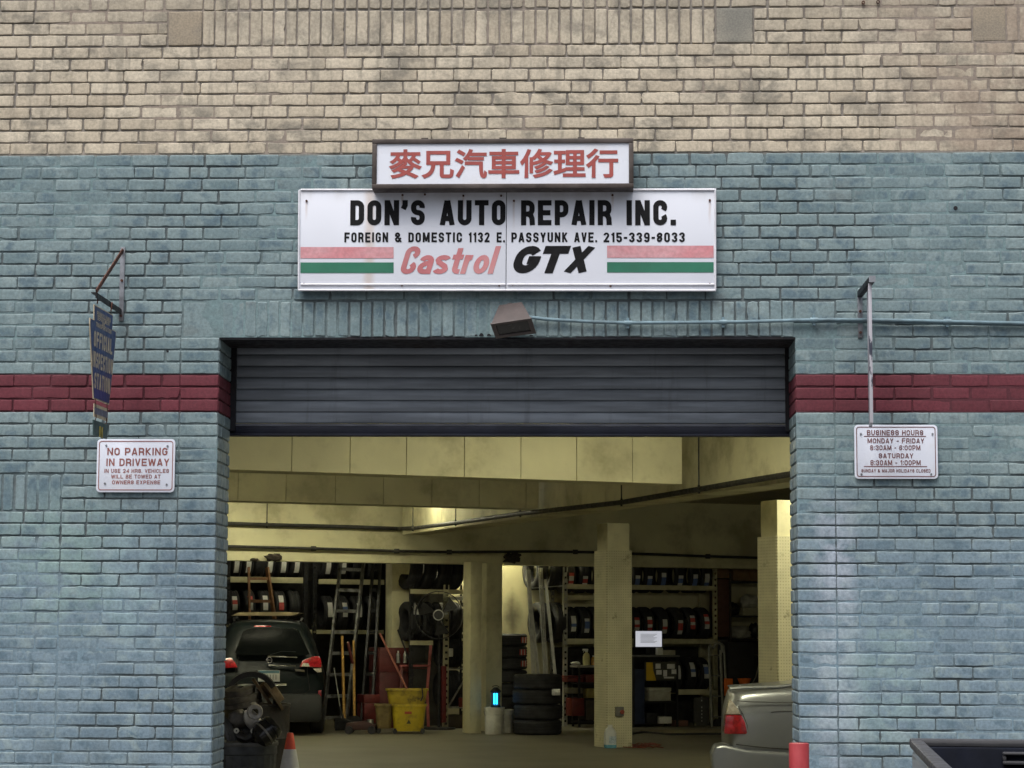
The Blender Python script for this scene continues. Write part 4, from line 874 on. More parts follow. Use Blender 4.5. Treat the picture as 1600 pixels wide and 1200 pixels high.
def tyre(label, loc, rz, r=.31, w=.20, cols=None, a=(.05, .62), group='tyres on the racks', lie=False, tilt=0., sw=.085):
    if len(label.split()) > 16: label = label.replace(' the ', ' ')
    key = (r, w)
    if key not in _ty:
        o = tyre_mesh(r, w, r*.6).build('tyre', RUB, None, smooth=True, ang=40); _ty[key] = o.data
    else: o = bpy.data.objects.new('tyre', _ty[key]); COL.objects.link(o)
    o.location = loc; o.rotation_euler = (0, R(90), rz) if lie else (tilt, 0, rz); tag(o, label, 'tyre', group)
    if cols and not lie:
        c = sticker(r, cols, *a, w=sw).build('paper_sticker', [PAPW, PAPR, PAPB], o)
    return o
def bm_box(mb, pl, a0, a1, w0, w1, z0, z1, mi=0):         # box in the frame of a vertical plane
    vs = [pl.pt(a, w, z) for z in (z0, z1) for a, w in ((a0, w0), (a1, w0), (a1, w1), (a0, w1))]
    return mb.add(vs, [(0, 3, 2, 1), (4, 5, 6, 7), (0, 1, 5, 4), (1, 2, 6, 5), (2, 3, 7, 6), (3, 0, 4, 7)], mi)
def upright(root, pl, a, w, z1, m, wd=.06):                # slotted angle post: a face of holes
    mb = MB(); n = int(z1/.10)
    bm_box(mb, pl, a, a+.016, w, w+.05, 0, z1); bm_box(mb, pl, a+wd-.016, a+wd, w, w+.004, 0, z1)
    for i in range(n): bm_box(mb, pl, a+.0165, a+wd-.0165, w, w+.004, i*.10, i*.10+.065)
    mb.build('upright', m, root, world=True)

# ---- right hand rack behind the pillar
WR = .46; RP = LP.off(WR)
rl, rr_ = RP.h(885, 1000)[0], RP.h(1117, 1000)[0]; zz_ = lambda y, px=1000: RP.h(px, y)[1]
rack = thing('tyre_rack', 'cream steel tyre rack with two full rows of tyres, right of the centre pillar', 'rack', RP.pt((rl+rr_)/2))
upright(rack, RP, rr_-.02, 0, zz_(884, 1117), SHELFC, .07); upright(rack, RP, rl-.05, 0, zz_(886, 885), M('pale_post', (.36, .36, .32), .55), .07); upright(rack, RP, rl-.05, .5, zz_(886, 885), STL, .06); upright(rack, RP, rr_-.02, .5, 2.5, SHELFC, .07)
for y0, y1, a0, a1, px in ((914, 921.5, rl, rr_, 1000), (998, 1006, rl, rr_, 1000), (1077, 1085.5, RP.h(1058, 1080)[0], rr_, 1085)):
    for w in (0, .50):
        mb = MB(); bm_box(mb, RP, a0, a1, w, w+.035, zz_(y1, px), zz_(y0, px)); mb.build('shelf_beam', SHELFC, rack, world=True, bevel=.003)
    mb = MB(); bm_box(mb, RP, a0, a1, .05, .49, zz_(y0, px)-.055, zz_(y0, px)-.04); mb.build('shelf_board', DKM, rack, world=True)
rT = .285
def row_tyres(pxs, ytop_beam, cols, ang, where, r=rT, pl=None, wc=.28, pref='', sunk=.05, w=.19, what=None):
    pl = pl or RP
    for i, px in enumerate(pxs):
        a, z = pl.h(px, ytop_beam); p = pl.pt(a, wc+random.uniform(-.015, .015), z+r-sunk)
        a0 = ang[i] if isinstance(ang, (list, tuple)) else ang
        cl = cols[i] if cols and isinstance(cols[0], (list, tuple)) else cols
        tyre(f'tyre {what or "with label"}, {ord_(i)} from left {where}', p, pl.a+random.uniform(-.03, .03), r, w, cl or None, (a0, a0+.85+random.uniform(-.06, .06)))
row_tyres((893, 915, 936), 914, [(0, 1, 0, 1), (1, 0, 1, 0), (1, 0, 0, 1)], (-.75, -.85, -.8), 'in the top row left of the pillar', what='with red and white label', sunk=.13)
row_tyres((996, 1016, 1038, 1064, 1086, 1105), 914, [(0, 2, 2, 0), (0, 2, 2, 0), (2, 2, 0), (2, 0, 2, 0), (2, 2, 0), (2, 0, 0)], (-.9, -.85, -.7, -.9, -.75, -.75), 'in the top row right of the pillar', what='with blue label', sunk=.13)
row_tyres((876, 897, 917, 937), 998, [(), (0, 2, 0, 0), (0, 2, 2, 0), (0, 2, 0, 0)], (-.4, -.42, -.5, -.45), 'in the middle row left of the pillar', what='on the cream rack')
row_tyres((996, 1016, 1039, 1063, 1083, 1105), 998, [(0, 1, 0, 1), (1, 0, 1, 0), (0, 1, 0, 0), (0, 1, 1, 0), (1, 0, 1, 0), (0, 1, 0, 1)], (-.42, -.45, -.55, -.6, -.28, -.25), 'in the middle row right of the pillar', what='with red and white label')
row_tyres((1061, 1083, 1104), 1077, [(0, 0), (0, 2, 0, 0), (0, 2, 2, 0)], (-.25, -.1, -.2), 'on the bottom beam beside the monitor cart', what='with blue and white label')
mb = MB(); bm_box(mb, RP, rl, rr_, .56, .58, 0, zz_(1006)-.06); mb.build('dark_backing', M('rack_painted_shade', (.022, .021, .02), .9), rack, world=True)  # dark sheet added in place of the shade under the lower shelves
# small shelf tier of the left bay and counter with bottles
mb = MB(); bm_box(mb, RP, rl, RP.h(936, 934)[0], .12, .15, zz_(938), zz_(931)); mb.build('shelf_beam', SHELFC, rack, world=True)
cz = zz_(1039, 905); bench = thing('work_bench', 'dark bench shelf with bottles left of the centre pillar', 'bench', RP.pt(RP.h(910, 1040)[0], -.2))
ba, bb = RP.h(884, 1040)[0]+.06, RP.h(940, 1040)[0]
mb = MB(); bm_box(mb, RP, ba, bb, -.35, -.02, cz-.035, cz); mb.build('top', M('bench_top', (.30, .29, .25), .5), bench, world=True, bevel=.004)
mb = MB(); bm_box(mb, RP, ba, bb, -.30, -.06, cz-.30, cz-.27); bm_box(mb, RP, ba, bb, -.30, -.06, .06, .09); mb.build('shelf', DKM, bench, world=True)
for a in (ba+.02, bb-.05):
    mb = MB(); bm_box(mb, RP, a, a+.03, -.33, -.30, 0, cz-.036); bm_box(mb, RP, a, a+.03, -.09, -.06, 0, cz-.036); mb.build('leg', DKM, bench, world=True)
def bottle(label, px, z, h, r, m, capm, w=-.18, spray=False):
    a = RP.h(px, 1030)[0]; o = thing('bottle', label, 'bottle', RP.pt(a, w, z))
    mb = MB(); mb.lathe([(0, 0), (r, 0), (r, h*.55), (r*.8, h*.68), (r*.35, h*.76), (r*.35, h*.82), (0, h*.82)], (0, 0, 0), 'Z', 18); mb.build('body', m, o, smooth=True)
    mb = MB(); mb.cyl((0, 0, h*.8), (0, 0, h*.9), r*.42, n=12)
    if spray: mb.b2((-r*1.1, -r*.3, h*.9), (r*.5, r*.3, h)); mb.bar((-r*.6, 0, h*.9), (-r*.9, 0, h*.78), .012, .012)
    mb.build('spray_head' if spray else 'cap', capm, o)
    return o
YLT = M('bottle_pale_yellow', (.55, .52, .25), .35); OLQ = M('bottle_orange', (.55, .26, .03), .3)
bottle('tall pale yellow spray bottle with white head on the bench', 909, cz, .26, .058, YLT, WHT, spray=True); bottle('small orange bottle beside the spray bottle on the bench', 919.5, cz, .17, .036, OLQ, WHT); bottle('squat white bottle by the pillar on the bench', 930, cz, .15, .05, WHT, BLK, -.14)
o = thing('cloth_heap', 'white crumpled cloth at the left end of the bench', 'cloth', RP.pt(RP.h(893, 1030)[0], -.16, cz)); mb = MB(); bm = bmesh.new(); bmesh.ops.create_icosphere(bm, subdivisions=3, radius=1)
for v in bm.verts:
    k = 1+.3*noise.noise(v.co*3); v.co = Vector((v.co.x*.075*k, v.co.y*.06*k, max(-.9, v.co.z)*.03*k+.028))
mb.add([v.co.copy() for v in bm.verts], [[v.index for v in f.verts] for f in bm.faces]); bm.free(); mb.build('cloth', WHT, o, smooth=True, ang=180)
def case(name, label, cat, px0, px1, y0, y1, m, pl, w0, w1, lid=None, bev=.008, handle=False):
    a0, z0 = pl.h(px0, y1); a1, z1 = pl.h(px1, y0); o = thing(name, label, cat, pl.pt((a0+a1)/2, w0, z0), 0)
    mb = MB(); bm_box(mb, pl, a0, a1, w0, w1, z0, z1 if not lid else z1-.3*(z1-z0)); mb.build('body', m, o, world=True, bevel=bev)
    if lid: mb = MB(); bm_box(mb, pl, a0-.006, a1+.006, w0-.006, w1+.006, z1-.3*(z1-z0)+.002, z1); mb.build('lid', lid, o, world=True, bevel=bev)
    if handle: mb = MB(); mb.tube([pl.pt(a0+(a1-a0)*t, (w0+w1)/2, z1+.03*math.sin(math.pi*(t-.3)/.4)) for t in (.3, .36, .43, .5, .57, .64, .7)], .008, 8); mb.build('handle', BLK, o, world=True, smooth=True)
    return o
BB = RP.off(-.36)
case('tool_case', 'flat red tool case on the shelf under the bench', 'case', 889, 914, 1056, 1066, REDP, BB, .06, .28, REDP); case('tool_case', 'short red tool case against the pillar under the bench', 'case', 918, 934, 1054, 1067, REDP, BB, .06, .26)
case('metal_tin', 'olive rectangular tin under the bench shelf', 'tin', 892, 914, 1075, 1084, M('olive_tin', (.13, .12, .08), .5), BB, .08, .26); case('small_gearbox', 'dirty yellow metal box with knob under the bench', 'box', 919, 932, 1076, 1091, M('dirty_yellow', (.25, .20, .06), .6), BB, .05, .2)
case('fuel_can', 'dark red fuel can on the floor under the bench', 'can', 895, 914, 1091, 1119, REDP, BB, .02, .28, handle=True); case('dark_crate', 'dim brown crate beside the fuel can under the bench', 'crate', 917, 934, 1094, 1126, M('dim_brown', (.07, .055, .04), .8), BB, .04, .3)

# ---- monitor cart
CP = LP.off(-.25); ca0, ca1 = CP.h(989, 1050)[0], CP.h(1060, 1050)[0]; cz1 = CP.h(1030, 1024)[1]
cart = thing('computer_cart', 'black computer cart with a yellow panel and paper notes right of the pillar', 'cart', CP.pt((ca0+ca1)/2))
for a in (ca0, ca1-.03):
    for w in (0, .42):
        mb = MB(); bm_box(mb, CP, a, a+.03, w, w+.03, .0, cz1-.03); mb.build('post', BLK, cart, world=True)
NAVY = M('cart_navy', (.02, .03, .07), .4)
mb = MB(); bm_box(mb, CP, ca0, CP.h(1008, 1060)[0], .012, .40, .05, CP.h(1000, 1046)[1]); mb.build('side_cabinet', NAVY, cart, world=True, bevel=.01)
for y in (1024, 1062, 1096, 1138):
    z = CP.h(1030, y)[1]; mb = MB(); bm_box(mb, CP, ca0-.01, ca1+.01, -.03 if y == 1024 else .035, .45, z-.025, z); mb.build('shelf', M('cart_grey', (.13, .13, .12), .5) if y == 1024 else BLK, cart, world=True, bevel=.004)
mb = MB(); bm_box(mb, CP, CP.h(1008, 1050)[0], ca1, .02, .03, CP.h(1030, 1062)[1], CP.h(1030, 1034)[1]); mb.build('front_panel', M('panel_dark', (.05, .05, .045), .5), cart, world=True)
fn = lambda x, y, w=.016: (lambda h: CP.pt(h[0], w, h[1]))(CP.h(x, y))
mb = MB(); mb.add([fn(1010.5, 1063.5), fn(1026, 1063.5), fn(1024, 1056), fn(1021.5, 1048), fn(1020.5, 1035), fn(1010.5, 1035)], [tuple(range(6))]); mb.build('yellow_panel', M('card_yellow', (.55, .36, .02), .5, 0, .1), cart, world=True)
for x0, y0, x1, y1 in ((1025, 1037, 1033, 1045), (1026, 1047, 1034.5, 1054), (1043, 1037.5, 1055, 1045), (1037, 1047, 1043, 1057), (1050, 1046, 1057.5, 1053), (1038, 1057.5, 1054, 1060)):
    mb = MB(); mb.add([fn(x0, y1), fn(x1, y1), fn(x1, y0), fn(x0, y0)], [(0, 1, 2, 3)]); mb.build('paper_note', PAPW, cart, world=True)
SCR = newmat('lit_screen'); q = NT(SCR); q.col((.3, .3, .32)); q.put(q.P.inputs['Emission Color'], (.72, .74, .82, 1)); q.P.inputs['Emission Strength'].default_value = .42; q.rough(.2)
MP = CP.off(.12); mo = thing('computer_monitor', 'lit white computer monitor with lines of text standing on the cart', 'monitor', MP.pt(MP.h(1014, 1024)[0], 0, cz1))
fm_ = lambda x, y, w=0: (lambda h: MP.pt(h[0], w, h[1]))(MP.h(x, y))
a0, z0 = MP.h(992, 1012); a1, z1 = MP.h(1035, 985)
mb = MB(); bm_box(mb, MP, a0, a1, 0, .05, z0, z1); mb.build('case', BLK, mo, world=True, bevel=.006)
mb = MB(); mb.add([MP.pt(a0+.012, -.002, z0+.014), MP.pt(a1-.012, -.002, z0+.014), MP.pt(a1-.012, -.002, z1-.012), MP.pt(a0+.012, -.002, z1-.012)], [(0, 1, 2, 3)]); sc = mb.build('screen', SCR, mo, world=True)
mb = MB()
for i in range(8):
    z = z1-.065-i*.019; mb.add([MP.pt(a0+.10, -.004, z), MP.pt(a1-(.10+.03*(i % 3)), -.004, z), MP.pt(a1-(.10+.03*(i % 3)), -.004, z+.006), MP.pt(a0+.10, -.004, z+.006)], [(0, 1, 2, 3)])
mb.build('text_lines', M('screen_grey', (.10, .10, .12), .4), sc, world=True)
mb = MB(); bm_box(mb, MP, (a0+a1)/2-.03, (a0+a1)/2+.03, .02, .04, cz1+.008, z0); bm_box(mb, MP, (a0+a1)/2-.1, (a0+a1)/2+.1, -.05, .1, cz1+.001, cz1+.012); mb.build('stand', BLK, mo, world=True)
case('printer', 'boxy pale grey printer on the middle shelf of the computer cart', 'printer', 1016.5, 1050, 1074.5, 1095.5, M('printer_grey', (.33, .32, .26), .5), CP, .04, .36, M('printer_grey_lid', (.36, .35, .29), .5))
case('keyboard_box', 'small cream box beside the monitor stand on the cart', 'box', 1027, 1036, 1012, 1023.5, WHT, CP, .0, .06); case('flat_box', 'long pale box at the right end of the cart top', 'box', 1037, 1059, 1016, 1023.5, M('pale_box', (.34, .32, .24), .6), CP, .08, .3)
case('white_carton', 'white carton low in the computer cart', 'carton', 1033, 1052, 1120, 1131, WHT, CP, .05, .3); case('cable_box', 'dark grey box with cables low in the computer cart', 'box', 1013, 1030, 1114, 1131, DKM, CP, .06, .3)
case('brick_block', 'reddish brown block on the floor right of the computer cart', 'block', 1060, 1080, 1126, 1138, M('block_brown', (.16, .075, .05), .8), CP, .1, .3)
o = thing('slotted_stand', 'dark slotted post standing on the floor under the lowest row of tyres', 'post', CP.pt(CP.h(1095, 1137)[0], .3)); a0, z1 = CP.off(.3).h(1085, 1090); a1 = CP.off(.3).h(1108, 1090)[0]
mb = MB(); bm_box(mb, CP, a0, a1, .3, .34, 0, z1); mb.build('panel', M('slot_dark', (.055, .055, .05), .6), o, world=True)
mb = MB(); [bm_box(mb, CP, (a0+a1)/2-.012, (a0+a1)/2+.006, .296, .299, .06+i*.055, .085+i*.055) for i in range(8) if i != 5]; mb.build('slot_row', M('slot_pale', (.5, .5, .46), .5), o, world=True)
# ---- grey folding hand truck
GR = M('truck_grey', (.20, .20, .175), .55, .2, .25, 10); GP = LP.off(-.3)
o = thing('folding_hand_truck', 'grey folding hand truck with cross rungs leaning right of the tyre rack', 'hand truck', GP.pt(GP.h(1124, 1140)[0]))
g = lambda x, y, w=0: (lambda h: GP.pt(h[0], w, h[1]))(GP.h(x, y))
mb = MB(); mb.tube([g(1112.5, 1140), g(1112.5, 1012, .1), g(1114, 1008, .1), g(1119, 1013, .1), g(1123, 1006, .1), g(1128, 1004.5, .1), g(1132, 1008, .1), g(1133, 1020, .1)], .022, 8); mb.tube([g(1130, 1140), g(1130.5, 1016, .1)], .022, 8); mb.tube([g(1138, 1140), g(1138, 1010, .15), g(1134, 1005.5, .15)], .018, 8); mb.build('frame', GR, o, world=True, smooth=True)
for y in (1024, 1056, 1088, 1120): mb = MB(); mb.bar(g(1112.5, y, .05), g(1130, y, .05), .03, .02); mb.build('rung', GR, o, world=True)
mb = MB(); mb.cyl(g(1121, 1130, -.02), g(1121, 1130, .04), .07, n=16); mb.build('wheel', BLK, o, world=True)
case('orange_cover', 'upright orange plastic box hung on the grey hand truck', 'box', 1130, 1140.5, 1060, 1087, ORG, GP, -.1, -.03)
o = thing('orange_funnel', 'orange plastic funnel showing above the silver car boot', 'funnel', g(1163, 1075)); mb = MB(); h0, h1 = GP.h(1163, 1076)[1], GP.h(1163, 1060)[1]; mb.lathe([(.03, h0-.3), (.045, h0), (.115, h1), (.108, h1), (.04, h0+.02)], (g(1163, 1075).x, g(1163, 1075).y, 0), 'Z', 20); mb.build('cone', ORG, o, world=True, smooth=True)
# ---- dim store at the far right
FP_ = LP.off(.5)
case('plywood_board', 'reddish brown upright board right of the tyre rack', 'board', 1122, 1139, 905, 995, M('ply_red', (.085, .035, .022), .7), FP_, 0, .3)
case('cardboard_box', 'brown cardboard box directly over the reddish board', 'box', 1119, 1141, 888, 903, CARD, FP_, .02, .3); case('cardboard_box', 'brown cardboard box at the top right, middle of three', 'box', 1147, 1173, 886, 907, CARD, FP_, .02, .35); case('cardboard_box', 'brown cardboard box at the top right touching the right pillar', 'box', 1174, 1196, 888, 908, CARD, FP_, .02, .35)
sr = thing('store_shelf', 'dark storage shelf with bags and boxes behind the right pillar', 'shelf', FP_.pt(FP_.h(1170, 1130)[0]))
sa, sb_ = FP_.h(1143, 960)[0], FP_.h(1215, 960)[0]
for y in (908.5, 962, 998): z = FP_.h(1170, y)[1]; mb = MB(); bm_box(mb, FP_, sa, sb_, 0, .45, z-.025, z); mb.build('board', DKM, sr, world=True)
for a in (sa-.03, sb_): mb = MB(); bm_box(mb, FP_, a, a+.03, 0, .45, 0, 2.5); mb.build('side', M('side_dark', (.045, .035, .028), .8), sr, world=True)
mb = MB(); bm_box(mb, FP_, sa, sb_, .46, .47, 0, FP_.h(1170, 998)[1]-.03); mb.build('dark_backing', BLK, sr, world=True)
def bag(name, label, cat, px, y, wpx, hpx, m, pl, w=.2):
    h = pl.h(px, y); p = pl.pt(h[0], w, h[1]); s = FPX/(p-CAM).dot(FW); bm = bmesh.new(); bmesh.ops.create_icosphere(bm, subdivisions=3, radius=1)
    for v in bm.verts:
        k = 1+.4*noise.noise(v.co*1.9+Vector((px*.37, 0, 0)))+.18*noise.noise(v.co*5)
        v.co = Vector((v.co.x*wpx/s/2*k, v.co.y*.14*k, max(-.8, v.co.z)*hpx/s/2*k))
    mb = MB(); mb.add([v.co.copy() for v in bm.verts], [[v.index for v in f.verts] for f in bm.faces]); bm.free()
    o = mb.build(name, m, None, smooth=True, ang=180); o.location = p+Vector((0, 0, hpx/s/2*.8)); tag(o, label, cat); return o
bag('plastic_bag', 'white plastic bag on the upper store shelf', 'bag', 1181, 949, 30, 22, M('bag_white', (.42, .41, .35), .4), FP_); bag('dark_sack', 'dark sack left of the white bag on the upper store shelf', 'sack', 1153, 961, 22, 22, BLK, FP_); case('cream_tray', 'cream tray under the white plastic bag', 'tray', 1164, 1194, 950, 961.5, M('tray_cream', (.32, .30, .20), .6), FP_, .05, .4)
bag('plastic_bag', 'pale grey plastic bag slumped on the lower store shelf', 'bag', 1164, 997, 38, 20, M('bag_grey', (.30, .29, .25), .4), FP_); bag('dark_sack', 'dark sack at the right of the lower store shelf', 'sack', 1188, 997, 18, 26, BLK, FP_)
o = thing('hose_coil', 'coiled dark hose hanging on the store shelf beside the right pillar', 'hose', FP_.pt(FP_.h(1178, 1045)[0], -.06, FP_.h(1178, 1045)[1])); c_ = FP_.pt(FP_.h(1178, 1045)[0], -.06, FP_.h(1178, 1045)[1])
mb = MB(); mb.tube([c_+FP_.u*(.155*math.cos(t*.35))+Vector((0, -.003*t*.3, .235*math.sin(t*.35))) for t in range(56)], .012, 6); mb.tube([g(1189, 1012), g(1187, 1035), g(1181, 1058), g(1172, 1074)], .012, 6); mb.build('hose', M('hose_grey', (.10, .095, .08), .6), o, world=True, smooth=True)
case('radiator', 'dark upright radiator block behind the grey hand truck', 'radiator', 1140, 1149, 1000, 1110, DKM, GP, .25, .4); case('tool_chest', 'black tool chest low behind the silver car', 'chest', 1150, 1192, 1004, 1110, BLK, GP, .3, .6)

PALE = M('pale_galvanised', (.40, .40, .36), .55, 0, .2, 14, dirt=(.2, .18, .14))
# ---- leaning slotted angle posts and the stacked tyres
for i, (lb_, b0, t0, w) in enumerate((('straight slotted steel post leaning at the left of the group', (836, 1075), (835.5, 890), .06), ('thin tilted steel strut next to the left slotted post', (848, 1075), (835, 905), .05), ('pair of tall slotted posts standing in the middle of the group', (855, 1075), (854, 887), .07), ('thin tilted steel strut at the right of the group', (874, 1060), (862, 905), .05))):
    SPn = LP.off(.12+.03*i); a = SPn.h(*b0); b = SPn.h(*t0); o = thing('slotted_post', 'loose '+lb_, 'post', SPn.pt(a[0], 0, 0))
    P0, P1_ = SPn.pt(a[0], -.05, 0), SPn.pt(b[0], .25, b[1]); mb = MB(); mb.bar(P0, P1_, w*(.35 if w > .05 else 1), .03)
    if w > .05:
        for s in (-1, 1): mb.bar(P0+SPn.u*(w*.42*s), P1_+SPn.u*(w*.42*s), .018, .04)
        for k in range(18): p_ = P0.lerp(P1_, k/18); mb.bar(p_-SPn.u*w*.42, p_+SPn.u*w*.42, .03, .02)
    mb.build('angle_steel', PALE, o, world=True)
    if w > .05: mb = MB(); p_ = P0.lerp(P1_, .97); mb.cyl(p_-Vector((0, .02, 0)), p_-Vector((0, .06, 0)), .012, n=6); mb.build('bolt', STL, o, world=True)
mb = MB(); o = thing('cross_brace', 'flat steel brace joining the leaning posts to the rack top', 'brace', LP.off(.2).w(857, 917)); q0, q1 = LP.off(.2).w(832, 919), LP.off(.2).w(883, 915); mb.bar(q0, q1, .035, .012); mb.build('strap', PALE, o, world=True)
mb = MB(); mb.cyl(q0, q0+Vector((0, -.02, 0)), .014, n=8); mb.build('bolt', STL, o, world=True)
row_tyres((846, 869), 917, None, .1, 'behind the leaning steel posts', r=.32, pl=LP.off(.5), what='half hidden')
row_tyres((854, 876), 1000, None, .1, 'on the rack behind the leaning posts', r=.33, pl=LP.off(.5), what='without any label')
S4 = atz(838.5, 1149, 0)
for i in range(4):
    jx = (.0, .012, -.008, .004)[i]; z = .11+i*.222
    tyre(('black tyre at the bottom of the stack of four', 'black tyre second from the floor in the stack of four', 'black tyre third from the floor in the stack of four with a bright clamp', 'black tyre on top of the stack of four')[i], (S4.x+jx, S4.y+.36, z), 0, .365, .222, None, group='tyres stacked four high', lie=True)
mb = MB(); p_ = atz(868, 1149, 0); zc = PL(S4, 0).h(868, 1081)[1]; mb.b2((p_.x-.055, S4.y-.045, zc-.05), (p_.x+.07, S4.y+.0, zc+.045)); o = mb.build('wheel_weight_box', M('bright_tin', (.62, .62, .58), .3, .3), None, bevel=.008); tag(o, 'small bright metal box stuck to the front of the tyre stack', 'box')
SB = LP.off(.15); a0 = SB.h(807, 1050)[0]
for i, (y, cc) in enumerate(((1120, 0), (1099, 0), (1078, 0), (1057, 0), (1037, 1), (1019, 1), (1000, 1))):
    z = SB.h(807, y)[1]; p_ = SB.pt(a0, .33, z)
    o = tyre(f'black tyre in the tall stack behind the white bucket, {ord_(i)} from the floor', p_, AL, .30, .195, None, group='tyres stacked beside the leaning posts', lie=True)
    if cc:
        mb = MB(); n = 6
        for k in range(n):
            t0, t1 = .12+.5*k/n+(.1 if i == 5 else .2), .12+.5*(k+1)/n+(.1 if i == 5 else .2); vs = [Vector((x, -math.cos(t)*.0+0, 0)) for t in (t0, t1) for x in (0, 1)]
            vs = [Vector(((-.045 if s == 0 else .045), -math.cos(t)*.304, math.sin(t)*.304)) for t in (t0, t1) for s in (0, 1)]
            mb.add(vs, [(0, 1, 3, 2)], 1 if k % 3 != 1 else 0)
        mb.build('paper_sticker', [PAPW, PAPR], o)
# ---- lantern on the white bucket, buckets
bp = atz(771.5, 1147, 0); bp.y -= .0
def bucket(label, px, ybase, wpx, hpx, m, name='plastic_bucket'):
    P = atz(px, ybase, 0); s = FPX/(P-CAM).dot(FW); r, h = wpx/s/2, hpx/s; o = thing(name, label, 'bucket', (P.x, P.y+r, 0))
    mb = MB(); mb.lathe([(0, 0), (r*.90, 0), (r*.90, h*.04), (r*.93, h*.05), (r*.93, h*.30), (r*.96, h*.31), (r*.97, h*.75), (r*1.03, h*.76), (r*1.03, h*.82), (r, h*.83), (r, h*.90), (r*1.05, h*.905), (r*1.05, h), (r*.97, h), (0, h*.985)], (0, 0, 0), 'Z', 28); mb.build('tub', m, o, smooth=True)
    mb = MB(); mb.tube([(r*1.04*math.cos(t), -r*.25-abs(math.sin(t))*.02, h*.86-.14*math.sin(t)) for t in [math.pi*k/12 for k in range(13)]], .005, 6); mb.build('handle', STL, o, smooth=True)
    return o, r, h, s
bo, br, bh, bs = bucket('white ribbed plastic bucket under the blue lantern', 771.5, 1148, 31, 42, WHT)
bucket('smaller greyish bucket between the white bucket and the tyre stack', 795, 1145, 18, 36, M('bucket_grey', (.30, .29, .24), .6))
lp = (bo.location.x+.02, bo.location.y-.02, bh); lan = thing('bug_lantern', 'black insect lantern with a glowing blue tube on the white bucket', 'lantern', lp)
lh = 31/bs; LB = newmat('blue_tube'); q = NT(LB); q.col((.05, .5, .8)); q.put(q.P.inputs['Emission Color'], (.02, .42, 1.0, 1)); q.P.inputs['Emission Strength'].default_value = 2.6
mb = MB(); mb.lathe([(0, 0), (.075, 0), (.078, .02), (.055, .035), (0, .035)], (0, 0, 0), 'Z', 20); mb.lathe([(0, lh*.74), (.065, lh*.74), (.085, lh*.80), (.06, lh*.90), (.03, lh), (0, lh)], (0, 0, 0), 'Z', 20); mb.build('housing', BLK, lan, smooth=True)
mb = MB()
for k in range(10): t = 2*math.pi*k/10+.3; mb.cyl((.062*math.cos(t), .062*math.sin(t), .03), (.062*math.cos(t), .062*math.sin(t), lh*.76), .0045, n=6)
mb.build('cage', BLK, lan)
mb = MB(); mb.cyl((0, 0, .045), (0, 0, lh*.70), .034, n=14); mb.build('tube', LB, lan, smooth=True)
mb = MB(); mb.tube([(.05*math.cos(t), 0, lh+.025*math.sin(t)) for t in [math.pi*k/10 for k in range(11)]], .005, 6); mb.build('handle', BLK, lan, smooth=True)
# ---- jug of blue fluid by the pillar
jp = atz(953.5, 1169.5, 0); jp.y += .06; jg = thing('washer_fluid_jug', 'translucent white jug with blue fluid at the foot of the pegboard pillar', 'jug', jp, R(10)); s = FPX/(jp-CAM).dot(FW); jw, jh = 19/s, 36/s
def rsq(hw, hd, z, r=.25, n=24): return [Vector((hw*math.copysign(abs(math.cos(t))**.5, math.cos(t)), hd*math.copysign(abs(math.sin(t))**.5, math.sin(t)), z)) for t in [2*math.pi*i/n for i in range(n)]]
def stackrings(rings):
    mb = MB(); n = len(rings[0]); mb.add([v for r_ in rings for v in r_], [(k*n+i, k*n+(i+1) % n, (k+1)*n+(i+1) % n, (k+1)*n+i) for k in range(len(rings)-1) for i in range(n)]+[tuple(range(n-1, -1, -1)), tuple(range((len(rings)-1)*n, len(rings)*n))]); return mb
hw = jw/2
stackrings([rsq(hw*.95, hw*.85, .004), rsq(hw, hw*.9, .02), rsq(hw, hw*.9, jh*.16)]).build('blue_fluid', M('fluid_blue', (.12, .34, .45), .25, 0, .1), jg, smooth=True)
stackrings([rsq(hw, hw*.9, jh*.162), rsq(hw, hw*.9, jh*.62), rsq(hw*.85, hw*.8, jh*.75), rsq(hw*.4, hw*.4, jh*.90), rsq(hw*.33, hw*.33, jh*.92)]).build('bottle', M('jug_white', (.52, .54, .52), .35, 0, .08), jg, smooth=True)
mb = MB(); mb.cyl((0, 0, jh*.915), (0, 0, jh), hw*.40, n=14); mb.build('cap', WHT, jg)
mb = MB(); mb.add([(-hw*.35, -hw*.92, jh*.2), (hw*.8, -hw*.92, jh*.2), (hw*.8, -hw*.92, jh*.52), (-hw*.35, -hw*.92, jh*.52)], [(0, 1, 2, 3)]); mb.build('label_patch', M('jug_label', (.36, .44, .50), .5, 0, .3, 60), jg)
mb = MB(); mb.tube([(-hw*.6, 0, jh*.62), (-hw*.75, 0, jh*.8), (-hw*.3, 0, jh*.88)], .012, 6); mb.build('handle', WHT, jg, smooth=True)
o = thing('tangled_cord', 'tangle of thin red cord on the floor right of the pegboard pillar', 'cord', atz(1000, 1165, 0)); mb = MB(); random.seed(5)
for k in range(9):
    x0 = random.uniform(965, 1000); mb.tube([atz(x0+i*random.uniform(4, 7), 1164.5+3.6*math.sin(i*.9+k*1.3)+random.uniform(-.7, .7), .008) for i in range(9)], .006, 5)
mb.build('cord', M('cord_red', (.22, .05, .03), .7), o, world=True, smooth=True)
o = thing('floor_mat', 'flat pale cardboard sheet with a dark edge on the floor before the monitor cart', 'mat', atz(1060, 1142, 0)); mb = MB(); pts = [atz(x, y, .012) for x, y in ((1000, 1140.5), (1060, 1139.5), (1140, 1139), (1150, 1142), (1100, 1145.5), (1040, 1146.5))]; pts2 = [p-Vector((0, 0, .011)) for p in pts]; n = 6
